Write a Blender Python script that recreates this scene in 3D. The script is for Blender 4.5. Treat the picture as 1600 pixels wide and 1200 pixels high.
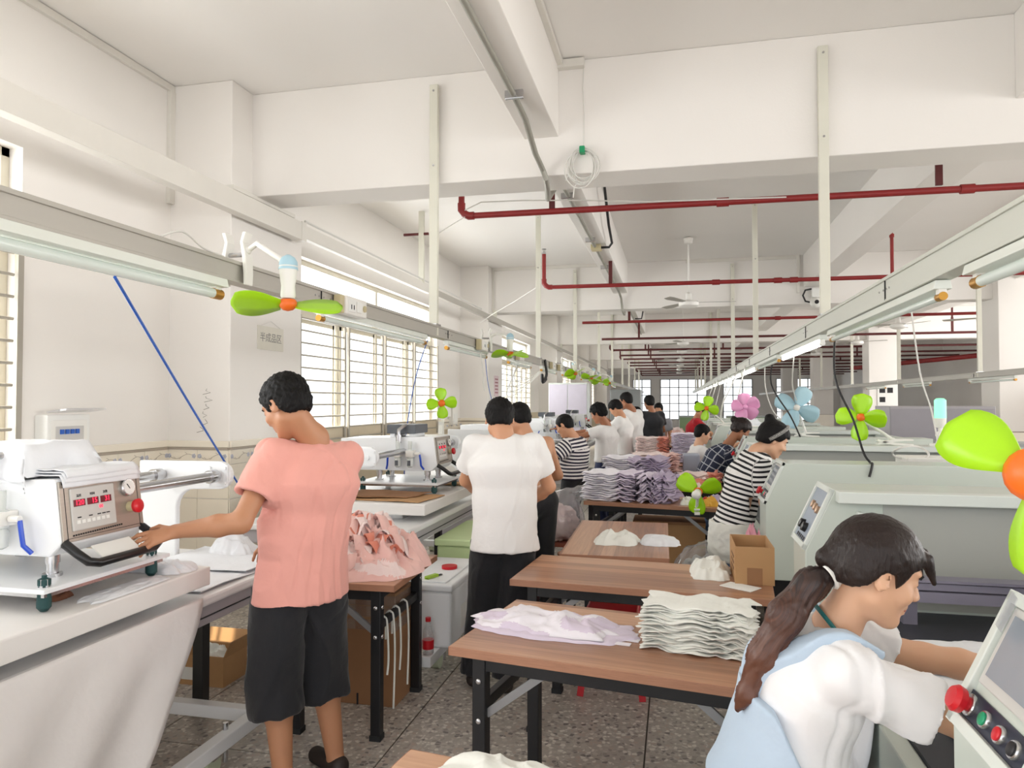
import bpy, bmesh, math, random
import numpy as np
from math import sin, cos, pi, radians, atan, atan2, sqrt
from mathutils import Vector, Matrix, Euler
for o in list(bpy.data.objects): bpy.data.objects.remove(o)
S = bpy.context.scene
COL = S.collection
# ------------------------------------------------ camera
CAM_H = 1.62; FPX = 1118.0
TH = atan(255/FPX); PT = atan(28/FPX*cos(TH))
cd = bpy.data.cameras.new('camera'); cam = bpy.data.objects.new('camera', cd); COL.objects.link(cam)
cd.sensor_fit = 'HORIZONTAL'; cd.sensor_width = 36; cd.lens = 36*FPX/1600
cd.clip_start = .05; cd.clip_end = 300
cam.location = (0, 0, CAM_H); cam.rotation_euler = (pi/2+PT, 0, TH)
S.camera = cam
# ------------------------------------------------ world, sun, exposure
W = bpy.data.worlds.new('sky'); S.world = W; W.use_nodes = True
bg = W.node_tree.nodes['Background']; bg.inputs[0].default_value = (.95, .97, 1.0, 1); bg.inputs[1].default_value = 2.05
sd = bpy.data.lights.new('sun', 'SUN'); sun = bpy.data.objects.new('sun', sd); COL.objects.link(sun)
sd.energy = 7.0; sd.angle = radians(.6); sd.color = (1, .87, .66)
sun.rotation_euler = Vector((.42, .40, -.80)).to_track_quat('-Z', 'Y').to_euler()
def daylight(name, loc, sx, sy, energy, rot, col=(1, .985, .96)):
    l = bpy.data.lights.new(name, 'AREA'); l.shape = 'RECTANGLE'; l.size = sx; l.size_y = sy; l.energy = energy; l.color = col
    o = bpy.data.objects.new(name, l); COL.objects.link(o); o.location = loc; o.rotation_euler = rot
    return o
# daylight entering through the left hand windows
for i, yc in enumerate((1.0, 9.4, 17.8, 26.0, 34.0)):
    daylight('window_daylight', (-4.32, yc, 2.15), 2.1, 4.6, 175, (0, -pi/2, 0))
for i, yc in enumerate((2.0, 10.0, 17.5)):      # and through the right hand windows
    daylight('window_daylight', (9.9, yc, 2.15), 2.1, 4.6, 240, (0, pi/2, 0))
VS = S.view_settings
VS.view_transform = 'Standard'; VS.look = 'None'; VS.gamma = 1; VS.use_curve_mapping = False
VS.exposure = .02
# ------------------------------------------------ materials
MATS = {}
def lin(c):
    return tuple(((v/255)/12.92 if v/255 <= .04045 else ((v/255+.055)/1.055)**2.4) for v in c)
def newmat(name):
    m = bpy.data.materials.new(name); m.use_nodes = True
    nt = m.node_tree; return m, nt, nt.nodes['Principled BSDF']
def mat(name, rgb, rough=.6, metal=0, var=.06, scale=8, bump=0, bscale=60, spec=None, stretch=None, trans=0, sheen=0, sss=0, alpha=1):
    """principled colour with a soft procedural variation and fine relief"""
    if name in MATS: return MATS[name]
    m, nt, b = newmat(name); N = nt.nodes; L = nt.links
    c = lin(rgb)
    tc = N.new('ShaderNodeTexCoord'); mp = N.new('ShaderNodeMapping'); L.new(tc.outputs['Object'], mp.inputs[0])
    if stretch: mp.inputs['Scale'].default_value = stretch
    nz = N.new('ShaderNodeTexNoise'); nz.inputs['Scale'].default_value = scale; nz.inputs['Detail'].default_value = 4
    L.new(mp.outputs[0], nz.inputs['Vector'])
    mx = N.new('ShaderNodeMix'); mx.data_type = 'RGBA'
    mx.inputs[6].default_value = (*[v*(1-var) for v in c], 1); mx.inputs[7].default_value = (*[min(1, v*(1+var)) for v in c], 1)
    L.new(nz.outputs[0], mx.inputs[0]); L.new(mx.outputs[2], b.inputs['Base Color'])
    b.inputs['Roughness'].default_value = rough; b.inputs['Metallic'].default_value = metal
    if spec is not None: b.inputs['Specular IOR Level'].default_value = spec
    if sheen: b.inputs['Sheen Weight'].default_value = sheen
    if trans: b.inputs['Transmission Weight'].default_value = trans
    if sss:
        b.inputs['Subsurface Weight'].default_value = sss; b.inputs['Subsurface Radius'].default_value = (.012, .005, .003)
    if alpha < 1: b.inputs['Alpha'].default_value = alpha
    if bump:
        n2 = N.new('ShaderNodeTexNoise'); n2.inputs['Scale'].default_value = bscale; n2.inputs['Detail'].default_value = 3
        L.new(mp.outputs[0], n2.inputs['Vector'])
        bp = N.new('ShaderNodeBump'); bp.inputs['Strength'].default_value = bump; bp.inputs['Distance'].default_value = .01
        L.new(n2.outputs[0], bp.inputs['Height']); L.new(bp.outputs[0], b.inputs['Normal'])
    MATS[name] = m; return m
def emit(name, rgb, s):
    if name in MATS: return MATS[name]
    m, nt, b = newmat(name)
    b.inputs['Base Color'].default_value = (*lin(rgb), 1); b.inputs['Emission Color'].default_value = (*lin(rgb), 1); b.inputs['Emission Strength'].default_value = s
    MATS[name] = m; return m
def glassmat(name, tint=(1, 1, 1), refl=.08, haze=0, hazecol=(.9, .9, .9)):
    m, nt, b = newmat(name); N = nt.nodes; L = nt.links
    t = N.new('ShaderNodeBsdfTransparent'); t.inputs[0].default_value = (*tint, 1)
    g = N.new('ShaderNodeBsdfGlossy'); g.inputs['Roughness'].default_value = .05
    fr = N.new('ShaderNodeLayerWeight'); fr.inputs[0].default_value = .5
    pw = N.new('ShaderNodeMath'); pw.operation = 'POWER'; pw.inputs[1].default_value = 4; L.new(fr.outputs['Facing'], pw.inputs[0])
    ma = N.new('ShaderNodeMath'); ma.operation = 'MULTIPLY_ADD'; ma.inputs[1].default_value = refl*3; ma.inputs[2].default_value = refl*.4; L.new(pw.outputs[0], ma.inputs[0])
    a = N.new('ShaderNodeMixShader'); L.new(ma.outputs[0], a.inputs[0]); L.new(t.outputs[0], a.inputs[1]); L.new(g.outputs[0], a.inputs[2])
    out = nt.nodes['Material Output']
    if haze:
        d = N.new('ShaderNodeBsdfTranslucent'); d.inputs[0].default_value = (*hazecol, 1)
        d2 = N.new('ShaderNodeBsdfDiffuse'); d2.inputs[0].default_value = (*hazecol, 1)
        mm = N.new('ShaderNodeMixShader'); mm.inputs[0].default_value = .5; L.new(d.outputs[0], mm.inputs[1]); L.new(d2.outputs[0], mm.inputs[2])
        x = N.new('ShaderNodeMixShader'); x.inputs[0].default_value = haze
        L.new(a.outputs[0], x.inputs[1]); L.new(mm.outputs[0], x.inputs[2]); a = x
    L.new(a.outputs[0], out.inputs[0]); MATS[name] = m; return m
# painted room
M_wall = mat('wall_paint', (240, 236, 231), .75, var=.025, scale=1.5, bump=.05, bscale=90)
M_ceil = mat('ceiling_paint', (243, 240, 236), .8, var=.02, scale=1.2)
M_tile = mat('dado_tile_glaze', (246, 238, 222), .25, var=.04, scale=5)
M_grout = mat('tile_grout', (205, 192, 168), .9)
M_duct = mat('white_plastic_duct', (226, 222, 214), .45, var=.03)
M_rail = mat('aluminium_rail', (186, 182, 174), .42, metal=.35, var=.08, scale=3, stretch=(4, .4, 4))
M_railw = mat('pale_rail_paint', (206, 208, 198), .4, var=.05, scale=3, stretch=(4, .4, 4))
M_post = mat('hanger_post_paint', (222, 220, 206), .5, var=.05, scale=6)
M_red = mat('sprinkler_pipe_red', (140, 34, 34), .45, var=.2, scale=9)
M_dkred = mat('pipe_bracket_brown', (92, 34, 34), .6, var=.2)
M_white = mat('machine_white_enamel', (240, 242, 244), .3, var=.02, scale=4)
M_offw = mat('fan_white_plastic', (240, 238, 232), .35, var=.03)
M_steel = mat('bright_steel', (200, 200, 202), .22, metal=.95, var=.06, scale=12)
M_brush = mat('brushed_panel_steel', (176, 168, 158), .42, metal=.6, var=.1, scale=18, stretch=(1, .12, 6))
M_black = mat('black_powder_coat', (26, 26, 29), .45, var=.2, scale=10)
M_blackp = mat('black_plastic', (22, 22, 24), .3, var=.15)
M_rubber = mat('dark_rubber', (40, 42, 44), .7)
M_grey = mat('cabinet_grey_enamel', (204, 212, 203), .34, var=.03, scale=2)
M_greyl = mat('cabinet_light_grey', (222, 228, 222), .34, var=.03, scale=2)
M_greyd = mat('machine_inner_grey', (176, 178, 172), .45, var=.06, scale=2)
M_bed = mat('cutting_bed_black', (44, 46, 54), .5, var=.2, scale=20)
M_green = mat('fan_green_plastic', (168, 224, 20), .35, var=.05, trans=.0)
M_orange = mat('fan_orange_hub', (240, 112, 28), .35, var=.06)
M_pinkp = mat('fan_pink_plastic', (240, 168, 212), .35, var=.05)
M_bluep = mat('fan_blue_plastic', (176, 212, 226), .35, var=.05)
M_card = mat('cardboard', (190, 148, 104), .85, var=.08, scale=6, bump=.06)
M_cardd = mat('cardboard_dark', (158, 116, 82), .85, var=.08, scale=6, bump=.06)
M_beige = mat('beige_switch_plastic', (200, 188, 150), .5, var=.05)
M_redp = mat('red_plastic', (206, 28, 40), .32, var=.06)
M_bluec = mat('blue_cord', (40, 96, 190), .5, var=.06)
M_wcord = mat('white_cord', (222, 220, 214), .5, var=.04)
M_bcord = mat('black_cord', (30, 30, 32), .5, var=.1)
M_lampw = mat('lamp_white_enamel', (232, 236, 228), .35, var=.04)
M_tubeoff = mat('unlit_tube_glass', (226, 236, 230), .15, var=.02, spec=.7)
M_brass = mat('lamp_cap_brass', (190, 140, 60), .35, metal=.7, var=.1)
M_tubeon = emit('lit_tube', (255, 252, 244), 14)
M_led = emit('red_led_digit', (255, 40, 70), 2.2)
M_gled = emit('green_lamp', (140, 236, 190), .9)
M_foam = mat('white_foam_box', (238, 240, 242), .8, var=.02, bump=.05, bscale=150)
M_lime = mat('lime_box_plastic', (220, 242, 186), .5, var=.04)
M_glass = glassmat('window_glass', (.97, .98, .98), .06)
M_poly = glassmat('clear_polythene', (.96, .96, .98), .3, haze=.16, hazecol=(.93, .93, .96))
M_alu = mat('window_alloy', (206, 200, 184), .4, metal=.3, var=.06)
M_bar = mat('window_bar_enamel', (168, 162, 150), .45, var=.06)
M_paper = mat('paper_white', (240, 240, 236), .8, var=.02)
M_ink = mat('ink_dark', (46, 44, 46), .8)
M_border = mat('border_vine_ink', (176, 164, 150), .5)
M_borderb = mat('border_flower_ink', (192, 194, 206), .5)
# ------------------------------------------------ mesh builder
class MB:
    def __init__(s): s.v = []; s.f = []; s.m = []; s.mi = 0
    def quad(s, *idx): s.f.append(tuple(idx)); s.m.append(s.mi)
    def box(s, x0, x1, y0, y1, z0, z1):
        b = len(s.v)
        s.v += [(x0,y0,z0),(x1,y0,z0),(x1,y1,z0),(x0,y1,z0),(x0,y0,z1),(x1,y0,z1),(x1,y1,z1),(x0,y1,z1)]
        for q in ((0,3,2,1),(4,5,6,7),(0,1,5,4),(1,2,6,5),(2,3,7,6),(3,0,4,7)): s.quad(*[b+i for i in q])
        return s
    def obox(s, c, ax, ay, az, hx, hy, hz):
        """oriented box"""
        c = Vector(c); ax = Vector(ax).normalized(); ay = Vector(ay).normalized(); az = Vector(az).normalized(); b = len(s.v)
        for k in (-1, 1):
            for (i, j) in ((-1,-1),(1,-1),(1,1),(-1,1)): s.v.append(tuple(c+ax*hx*i+ay*hy*j+az*hz*k))
        for q in ((0,3,2,1),(4,5,6,7),(0,1,5,4),(1,2,6,5),(2,3,7,6),(3,0,4,7)): s.quad(*[b+i for i in q])
        return s
    def bar(s, p0, p1, w, h, up=(0, 0, 1)):
        p0 = Vector(p0); p1 = Vector(p1); d = (p1-p0); l = d.length; d.normalize(); up = Vector(up)
        if abs(d.dot(up)) > .98: up = Vector((0, 1, 0))
        sd_ = d.cross(up).normalized(); u2 = sd_.cross(d)
        return s.obox((p0+p1)/2, d, sd_, u2, l/2, w/2, h/2)
    def cyl(s, p0, p1, r0, r1=None, n=12, caps=True):
        if r1 is None: r1 = r0
        p0 = Vector(p0); p1 = Vector(p1); d = (p1-p0).normalized()
        u = d.orthogonal().normalized(); w = d.cross(u); b = len(s.v)
        for p, r in ((p0, r0), (p1, r1)):
            for i in range(n):
                a = 2*pi*i/n; s.v.append(tuple(p+u*(r*cos(a))+w*(r*sin(a))))
        for i in range(n):
            j = (i+1) % n; s.quad(b+i, b+j, b+n+j, b+n+i)
        if caps: s.quad(*[b+i for i in range(n-1, -1, -1)]); s.quad(*[b+n+i for i in range(n)])
        return s
    def tube(s, pts, r, n=8):
        pts = [Vector(p) for p in pts]; b = len(s.v); m = len(pts); u = None
        for i, p in enumerate(pts):
            d = (pts[min(i+1, m-1)]-pts[max(i-1, 0)]).normalized()
            if u is None: u = d.orthogonal().normalized()
            else: u = (u-d*u.dot(d)).normalized()
            w = d.cross(u); rr = r[i] if isinstance(r, (list, tuple)) else r
            for k in range(n):
                a = 2*pi*k/n; s.v.append(tuple(p+u*(rr*cos(a))+w*(rr*sin(a))))
        for i in range(m-1):
            for k in range(n):
                j = (k+1) % n; s.quad(b+i*n+k, b+i*n+j, b+(i+1)*n+j, b+(i+1)*n+k)
        s.quad(*[b+k for k in range(n-1, -1, -1)]); s.quad(*[b+(m-1)*n+k for k in range(n)])
        return s
    def lathe(s, c, axis, prof, n=16):
        """prof: list of (distance along axis, radius)"""
        c = Vector(c); d = Vector(axis).normalized(); u = d.orthogonal().normalized(); w = d.cross(u); b = len(s.v)
        for (t, r) in prof:
            for i in range(n):
                a = 2*pi*i/n; s.v.append(tuple(c+d*t+u*(r*cos(a))+w*(r*sin(a))))
        for k in range(len(prof)-1):
            for i in range(n):
                j = (i+1) % n; s.quad(b+k*n+i, b+k*n+j, b+(k+1)*n+j, b+(k+1)*n+i)
        s.quad(*[b+i for i in range(n-1, -1, -1)]); e = b+(len(prof)-1)*n; s.quad(*[e+i for i in range(n)])
        return s
    def prism(s, poly, o, u, v, w, t):
        """extrude 2D polygon (a,b)->o+a*u+b*v by t along w"""
        o = Vector(o); u = Vector(u); v = Vector(v); w = Vector(w); b = len(s.v); n = len(poly)
        for k in (0, t):
            for (a, c) in poly: s.v.append(tuple(o+u*a+v*c+w*k))
        s.quad(*[b+i for i in range(n-1, -1, -1)]); s.quad(*[b+n+i for i in range(n)])
        for i in range(n):
            j = (i+1) % n; s.quad(b+i, b+j, b+n+j, b+n+i)
        return s
    def ball(s, c, r, n=10, m=7, sc=(1, 1, 1)):
        c = Vector(c); prof = [(-cos(pi*i/m), max(.02, sin(pi*i/m))) for i in range(m+1)]; b = len(s.v)
        s.lathe((0, 0, 0), (0, 0, 1), [(a*r, q*r) for a, q in prof], n)
        for i in range(b, len(s.v)):
            q = s.v[i]; s.v[i] = (c.x+q[0]*sc[0], c.y+q[1]*sc[1], c.z+q[2]*sc[2])
        return s
    def mesh(s, name, mats, smooth=False):
        me = bpy.data.meshes.new(name); me.from_pydata(s.v, [], s.f)
        if not isinstance(mats, (list, tuple)): mats = [mats]
        for m in mats: me.materials.append(m)
        if len(mats) > 1: me.polygons.foreach_set('material_index', s.m)
        bm = bmesh.new(); bm.from_mesh(me); bmesh.ops.recalc_face_normals(bm, faces=bm.faces); bm.to_mesh(me); bm.free()
        if smooth: me.polygons.foreach_set('use_smooth', [True]*len(me.polygons))
        me.update(); return me
    def build(s, name, mats, parent=None, bevel=0, smooth=False, segs=2, loc=None):
        me = s.mesh(name, mats, smooth)
        o = bpy.data.objects.new(name, me); COL.objects.link(o)
        if parent: o.parent = parent
        if loc: o.location = loc
        if bevel:
            md = o.modifiers.new('bevel', 'BEVEL'); md.width = bevel; md.segments = segs; md.limit_method = 'ANGLE'; md.angle_limit = radians(40)
            md.harden_normals = False
        if smooth:
            try:
                me.set_sharp_from_angle(angle=radians(42))
            except Exception: pass
        return o
def B(): return MB()
def tag(o, label=None, cat=None, group=None, kind=None):
    if label: o['label'] = label
    if cat: o['category'] = cat
    if group: o['group'] = group
    if kind: o['kind'] = kind
    return o
def thing(name, label, cat, loc=(0, 0, 0), rz=0, group=None):
    o = bpy.data.objects.new(name, None); COL.objects.link(o); o.location = loc; o.rotation_euler = (0, 0, rz); o.empty_display_size = .1
    return tag(o, label, cat, group)
def dup(root, loc, rz=None, label=None, group=None):
    def cp(o, par):
        c = o.copy(); COL.objects.link(c); c.parent = par
        for ch in KIDS.get(o.name, [x for x in o.children]): cp(ch, c)
        return c
    r = cp(root, None); r.location = loc
    if rz is not None: r.rotation_euler = (0, 0, rz)
    if label: r['label'] = label
    if group: r['group'] = group
    return r
KIDS = {}
def meshobj(name, verts, faces, mats, parent=None, smooth=True, mi=None):
    me = bpy.data.meshes.new(name)
    verts = np.asarray(verts, dtype=np.float32); nv = len(verts)
    me.vertices.add(nv); me.vertices.foreach_set('co', verts.ravel())
    if isinstance(faces, np.ndarray) and faces.ndim == 2:
        nf, k = faces.shape
        me.loops.add(nf*k); me.loops.foreach_set('vertex_index', faces.astype(np.int32).ravel())
        me.polygons.add(nf); me.polygons.foreach_set('loop_start', np.arange(0, nf*k, k, dtype=np.int32))
    else:
        me.clear_geometry(); me.from_pydata([tuple(v) for v in verts], [], [tuple(f) for f in faces])
    if not isinstance(mats, (list, tuple)): mats = [mats]
    for m in mats: me.materials.append(m)
    if mi is not None: me.polygons.foreach_set('material_index', np.asarray(mi, dtype=np.int32))
    me.update(calc_edges=True); me.validate()
    if smooth: me.polygons.foreach_set('use_smooth', [True]*len(me.polygons))
    o = bpy.data.objects.new(name, me); COL.objects.link(o)
    if parent: o.parent = parent
    return o
def text(name, body, size, loc, rot, m, parent=None, align='CENTER', ext=.0006):
    cu = bpy.data.curves.new(name, 'FONT'); cu.body = body; cu.size = size; cu.align_x = align; cu.align_y = 'CENTER'; cu.extrude = ext
    cu.resolution_u = 2
    o = bpy.data.objects.new(name, cu); COL.objects.link(o)
    dg = bpy.context.evaluated_depsgraph_get(); me = bpy.data.meshes.new_from_object(o.evaluated_get(dg)); bpy.data.objects.remove(o)
    me.materials.clear(); me.materials.append(m)
    o = bpy.data.objects.new(name, me); COL.objects.link(o); o.location = loc; o.rotation_euler = rot
    if parent: o.parent = parent
    return o
# pixel helpers (directions only)
def _basis():
    fw = np.array([-sin(TH)*cos(PT), cos(TH)*cos(PT), sin(PT)]); rt = np.array([cos(TH), sin(TH), 0.]); return rt, np.cross(rt, fw), fw
_RT, _UP, _FW = _basis()
def ray(x, y): return (x-800)/FPX*_RT-(y-600)/FPX*_UP+_FW
def atz(x, y, z): d = ray(x, y); t = (z-CAM_H)/d[2]; return Vector((t*d[0], t*d[1], z))
def atY(x, y, Y): d = ray(x, y); t = Y/d[1]; return Vector((t*d[0], Y, CAM_H+t*d[2]))
def atX(x, y, X): d = ray(x, y); t = X/d[0]; return Vector((X, t*d[1], CAM_H+t*d[2]))
R_ = random.Random(7)
ORD = ('first second third fourth fifth sixth seventh eighth ninth tenth eleventh twelfth thirteenth fourteenth fifteenth sixteenth seventeenth eighteenth nineteenth twentieth twenty-first twenty-second').split()
# ================================================ THE ROOM
WX = -3.95; CZ = 4.165; YF = 46.0; Y0 = -3.0; XR = 9.6
BEAMY = [5.25+7.95*i for i in range(-1, 6)]     # cross beams
PIER0 = -.28                                      # pier front is ahead of the beam face
# ---- floor: terrazzo slabs laid on a bed
def terrazzo():
    m, nt, b = newmat('terrazzo'); N = nt.nodes; L = nt.links
    ge = N.new('ShaderNodeNewGeometry')
    vo = N.new('ShaderNodeTexVoronoi'); vo.inputs['Scale'].default_value = 48; L.new(ge.outputs['Position'], vo.inputs['Vector'])
    v2 = N.new('ShaderNodeTexVoronoi'); v2.feature = 'DISTANCE_TO_EDGE'; v2.inputs['Scale'].default_value = 48; L.new(ge.outputs['Position'], v2.inputs['Vector'])
    sep = N.new('ShaderNodeSeparateColor'); L.new(vo.outputs['Color'], sep.inputs[0])
    r = N.new('ShaderNodeValToRGB'); cr = r.color_ramp; cr.interpolation = 'CONSTANT'
    for i, (p, c) in enumerate(((0, (186, 178, 168)), (.28, (204, 196, 186)), (.5, (166, 156, 148)), (.62, (232, 226, 216)), (.8, (196, 180, 168)), (.92, (132, 124, 120)))):
        e = cr.elements[i] if i < 2 else cr.elements.new(p)
        e.position = p; e.color = (*lin(c), 1)
    L.new(sep.outputs[0], r.inputs[0])
    mr = N.new('ShaderNodeMapRange'); mr.inputs[1].default_value = .02; mr.inputs[2].default_value = .14; L.new(v2.outputs['Distance'], mr.inputs[0])
    mx = N.new('ShaderNodeMix'); mx.data_type = 'RGBA'; mx.inputs[6].default_value = (*lin((190, 182, 174)), 1); L.new(mr.outputs[0], mx.inputs[0]); L.new(r.outputs[0], mx.inputs[7])
    nz = N.new('ShaderNodeTexNoise'); nz.inputs['Scale'].default_value = .9; nz.inputs['Detail'].default_value = 5; L.new(ge.outputs['Position'], nz.inputs['Vector'])
    m2 = N.new('ShaderNodeMix'); m2.data_type = 'RGBA'; m2.blend_type = 'MULTIPLY'; m2.inputs[0].default_value = .16
    L.new(mx.outputs[2], m2.inputs[6]); L.new(nz.outputs[0], m2.inputs[7])
    L.new(m2.outputs[2], b.inputs['Base Color']); b.inputs['Roughness'].default_value = .38
    MATS['terrazzo'] = m; return m
M_terr = terrazzo()
M_joint = mat('floor_joint', (78, 72, 66), .9)
fl = B().box(WX-.3, XR, Y0, YF, -.2, -.004).build('floor', M_joint); tag(fl, 'speckled grey terrazzo slab floor of the workshop', 'floor', kind='structure')
TX, TY = 1.165, 1.2
me_t = B().box(-TX/2+.004, TX/2-.004, -TY/2+.004, TY/2-.004, -.02, 0).mesh('floor_slab', M_terr)
xs0 = -.145-TX*4; ys0 = 4.2-TY*6
far = B()
for i in range(0, 13):
    for j in range(0, 42):
        x = xs0+TX*(i+.5); y = ys0+TY*(j+.5)
        if x-TX/2 > XR or y > YF: continue
        if j < 15 and i < 9:
            o = bpy.data.objects.new('floor_slab', me_t); COL.objects.link(o); o.parent = fl; o.location = (x, y, 0)
        else:
            far.box(x-TX/2+.004, min(XR, x+TX/2-.004), y-TY/2+.004, y+TY/2-.004, -.02, 0)
tag(far.build('distant_slab_field', M_terr, fl), kind='stuff')
# ---- ceiling with beams and free standing columns
ce = B().box(WX-.3, XR, Y0, YF, CZ, CZ+.2).build('ceiling', M_ceil); tag(ce, 'white painted concrete ceiling with deep beams', 'ceiling', kind='structure')
BZ = 3.31
for by in BEAMY:
    if by > YF: continue
    B().box(WX, XR, by, by+.38, BZ, CZ).build('cross_beam', M_wall, ce, bevel=.008)
YS = [Y0]+BEAMY[1:]+[YF]
for (x0, x1) in ((-1.10, -.84), (2.18, 2.5), (5.35, 5.7)):
    prev = BEAMY[0]+.38
    for by in BEAMY[1:]:
        if by > YF: break
        B().box(x0, x1, prev, by, 3.6, CZ).build('joist_beam', M_wall, ce, bevel=.006)
        prev = by+.38
def column(x0, x1, y0, y1, par, dado=True):
    c = B().box(x0, x1, y0, y1, 0, CZ).build('column', M_wall, par, bevel=.01)
    if dado:
        B().box(x0-.008, x1+.008, y0-.008, y1+.008, 0, 1.12).build('column_tiling', M_tile, c)
        B().box(x0-.011, x1+.011, y0-.011, y1+.011, 1.12, 1.14).build('column_tile_cap', M_border, c)
for by in BEAMY[2:6]:
    column(5.1, 5.8, by-.2, by+.5, ce)
# ---- left wall with window openings and piers
wl = B()
WIN = []
ZS, ZT = 1.08, 3.2
yprev = Y0
for k in range(-1, 6):
    w0 = 5.25+7.95*k+1.72; w1 = 5.25+7.95*(k+1)-1.62
    if w0 > YF-3: break
    w0 = max(w0, -1.4)
    wl.box(WX-.24, WX, yprev, w0, 0, CZ)
    wl.box(WX-.24, WX, w0, w1, 0, ZS); wl.box(WX-.24, WX, w0, w1, ZT, CZ)
    WIN.append((w0, w1)); yprev = w1
wl.box(WX-.24, WX, yprev, YF, 0, CZ)
wall = wl.build('wall_left', M_wall); tag(wall, 'cream painted wall with large barred windows beside the presses', 'wall', kind='structure')
PIERS = []
for by in BEAMY[1:6]:
    a, b_ = by-.28, by+.81; PIERS.append((a, b_))
    B().box(WX-.01, -3.40, a, b_, 0, CZ).build('pier', M_wall, wall, bevel=.008)
# dado: each tile a piece; vine border strips; cap strip
def dado_run(p0, p1, n, zt=1.31, tiles=True):
    """tiles on a wall face running from p0 to p1, outward normal n"""
    p0 = Vector(p0); p1 = Vector(p1); n = Vector(n); d = (p1-p0); L_ = d.length; d.normalize()
    cap = B().obox((p0+p1)/2+n*.008+Vector((0, 0, 1.285)), d, n, (0, 0, 1), L_/2, .008, .026).build('tile_cap', M_tile, wall, bevel=.004)
    B().obox((p0+p1)/2+n*.009+Vector((0, 0, 1.25)), d, n, (0, 0, 1), L_/2, .009, .008).build('tile_pencil_line', M_border, wall)
    nt_ = max(1, round(L_/.25)); w = L_/nt_
    for i in range(nt_):
        c = p0+d*(w*(i+.5))
        B().obox(c+n*.005+Vector((0, 0, 1.185)), d, n, (0, 0, 1), w/2-.0015, .005, .054).build('border_tile', M_tile, wall)
        # vine motif in low relief
        v = B()
        pts = [c+n*.0105+d*(t*w*.42)+Vector((0, 0, 1.185+.02*sin(t*3.2))) for t in np.linspace(-1, 1, 13)]
        v.tube(pts, .0022, 4)
        for t, s_ in ((-.55, 1), (-.1, -1), (.35, 1)):
            q = c+n*.0105+d*(t*w*.42)+Vector((0, 0, 1.185+.02*sin(t*3.2)))
            v.tube([q+d*(.018*a*cos(3.5*a))+Vector((0, 0, s_*.022*a*(1-.4*a))) for a in (0, .3, .6, .9, 1.2)], .0018, 4)
        v.mi = 1
        for t in (-.95, .85):
            q = c+n*.009+d*(t*w*.45)+Vector((0, 0, 1.19))
            for a in range(5): v.ball(q+d*(.011*cos(a*1.256))+Vector((0, 0, .011*sin(a*1.256))), .0085, 6, 4)
        v.build('border_vine', [M_border, M_borderb], wall)
        if tiles:
            for (za, zb) in ((.86, 1.128), (.6, .857), (.3, .597), (0, .297)):
                B().obox(c+n*.004+Vector((0, 0, (za+zb)/2)), d, n, (0, 0, 1), w/2-.0015, .004, (zb-za)/2-.0015).build('wall_tile', M_tile, wall)
B().box(WX, WX+.002, Y0, YF, 0, 1.31).build('tile_grout_bed', M_grout, wall)
dado_run((WX, 3.63, 0), (WX, PIERS[0][0], 0), (1, 0, 0))
dado_run((WX, PIERS[0][0], 0), (-3.40, PIERS[0][0], 0), (0, -1, 0))
dado_run((-3.40, PIERS[0][0], 0), (-3.40, PIERS[0][1], 0), (1, 0, 0))
dado_run((WX, 11.58, 0), (WX, PIERS[1][0], 0), (1, 0, 0), tiles=False)
dado_run((WX, PIERS[1][0], 0), (-3.40, PIERS[1][0], 0), (0, -1, 0), tiles=False)
dado_run((-3.40, PIERS[1][0], 0), (-3.40, PIERS[1][1], 0), (1, 0, 0), tiles=False)
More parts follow.
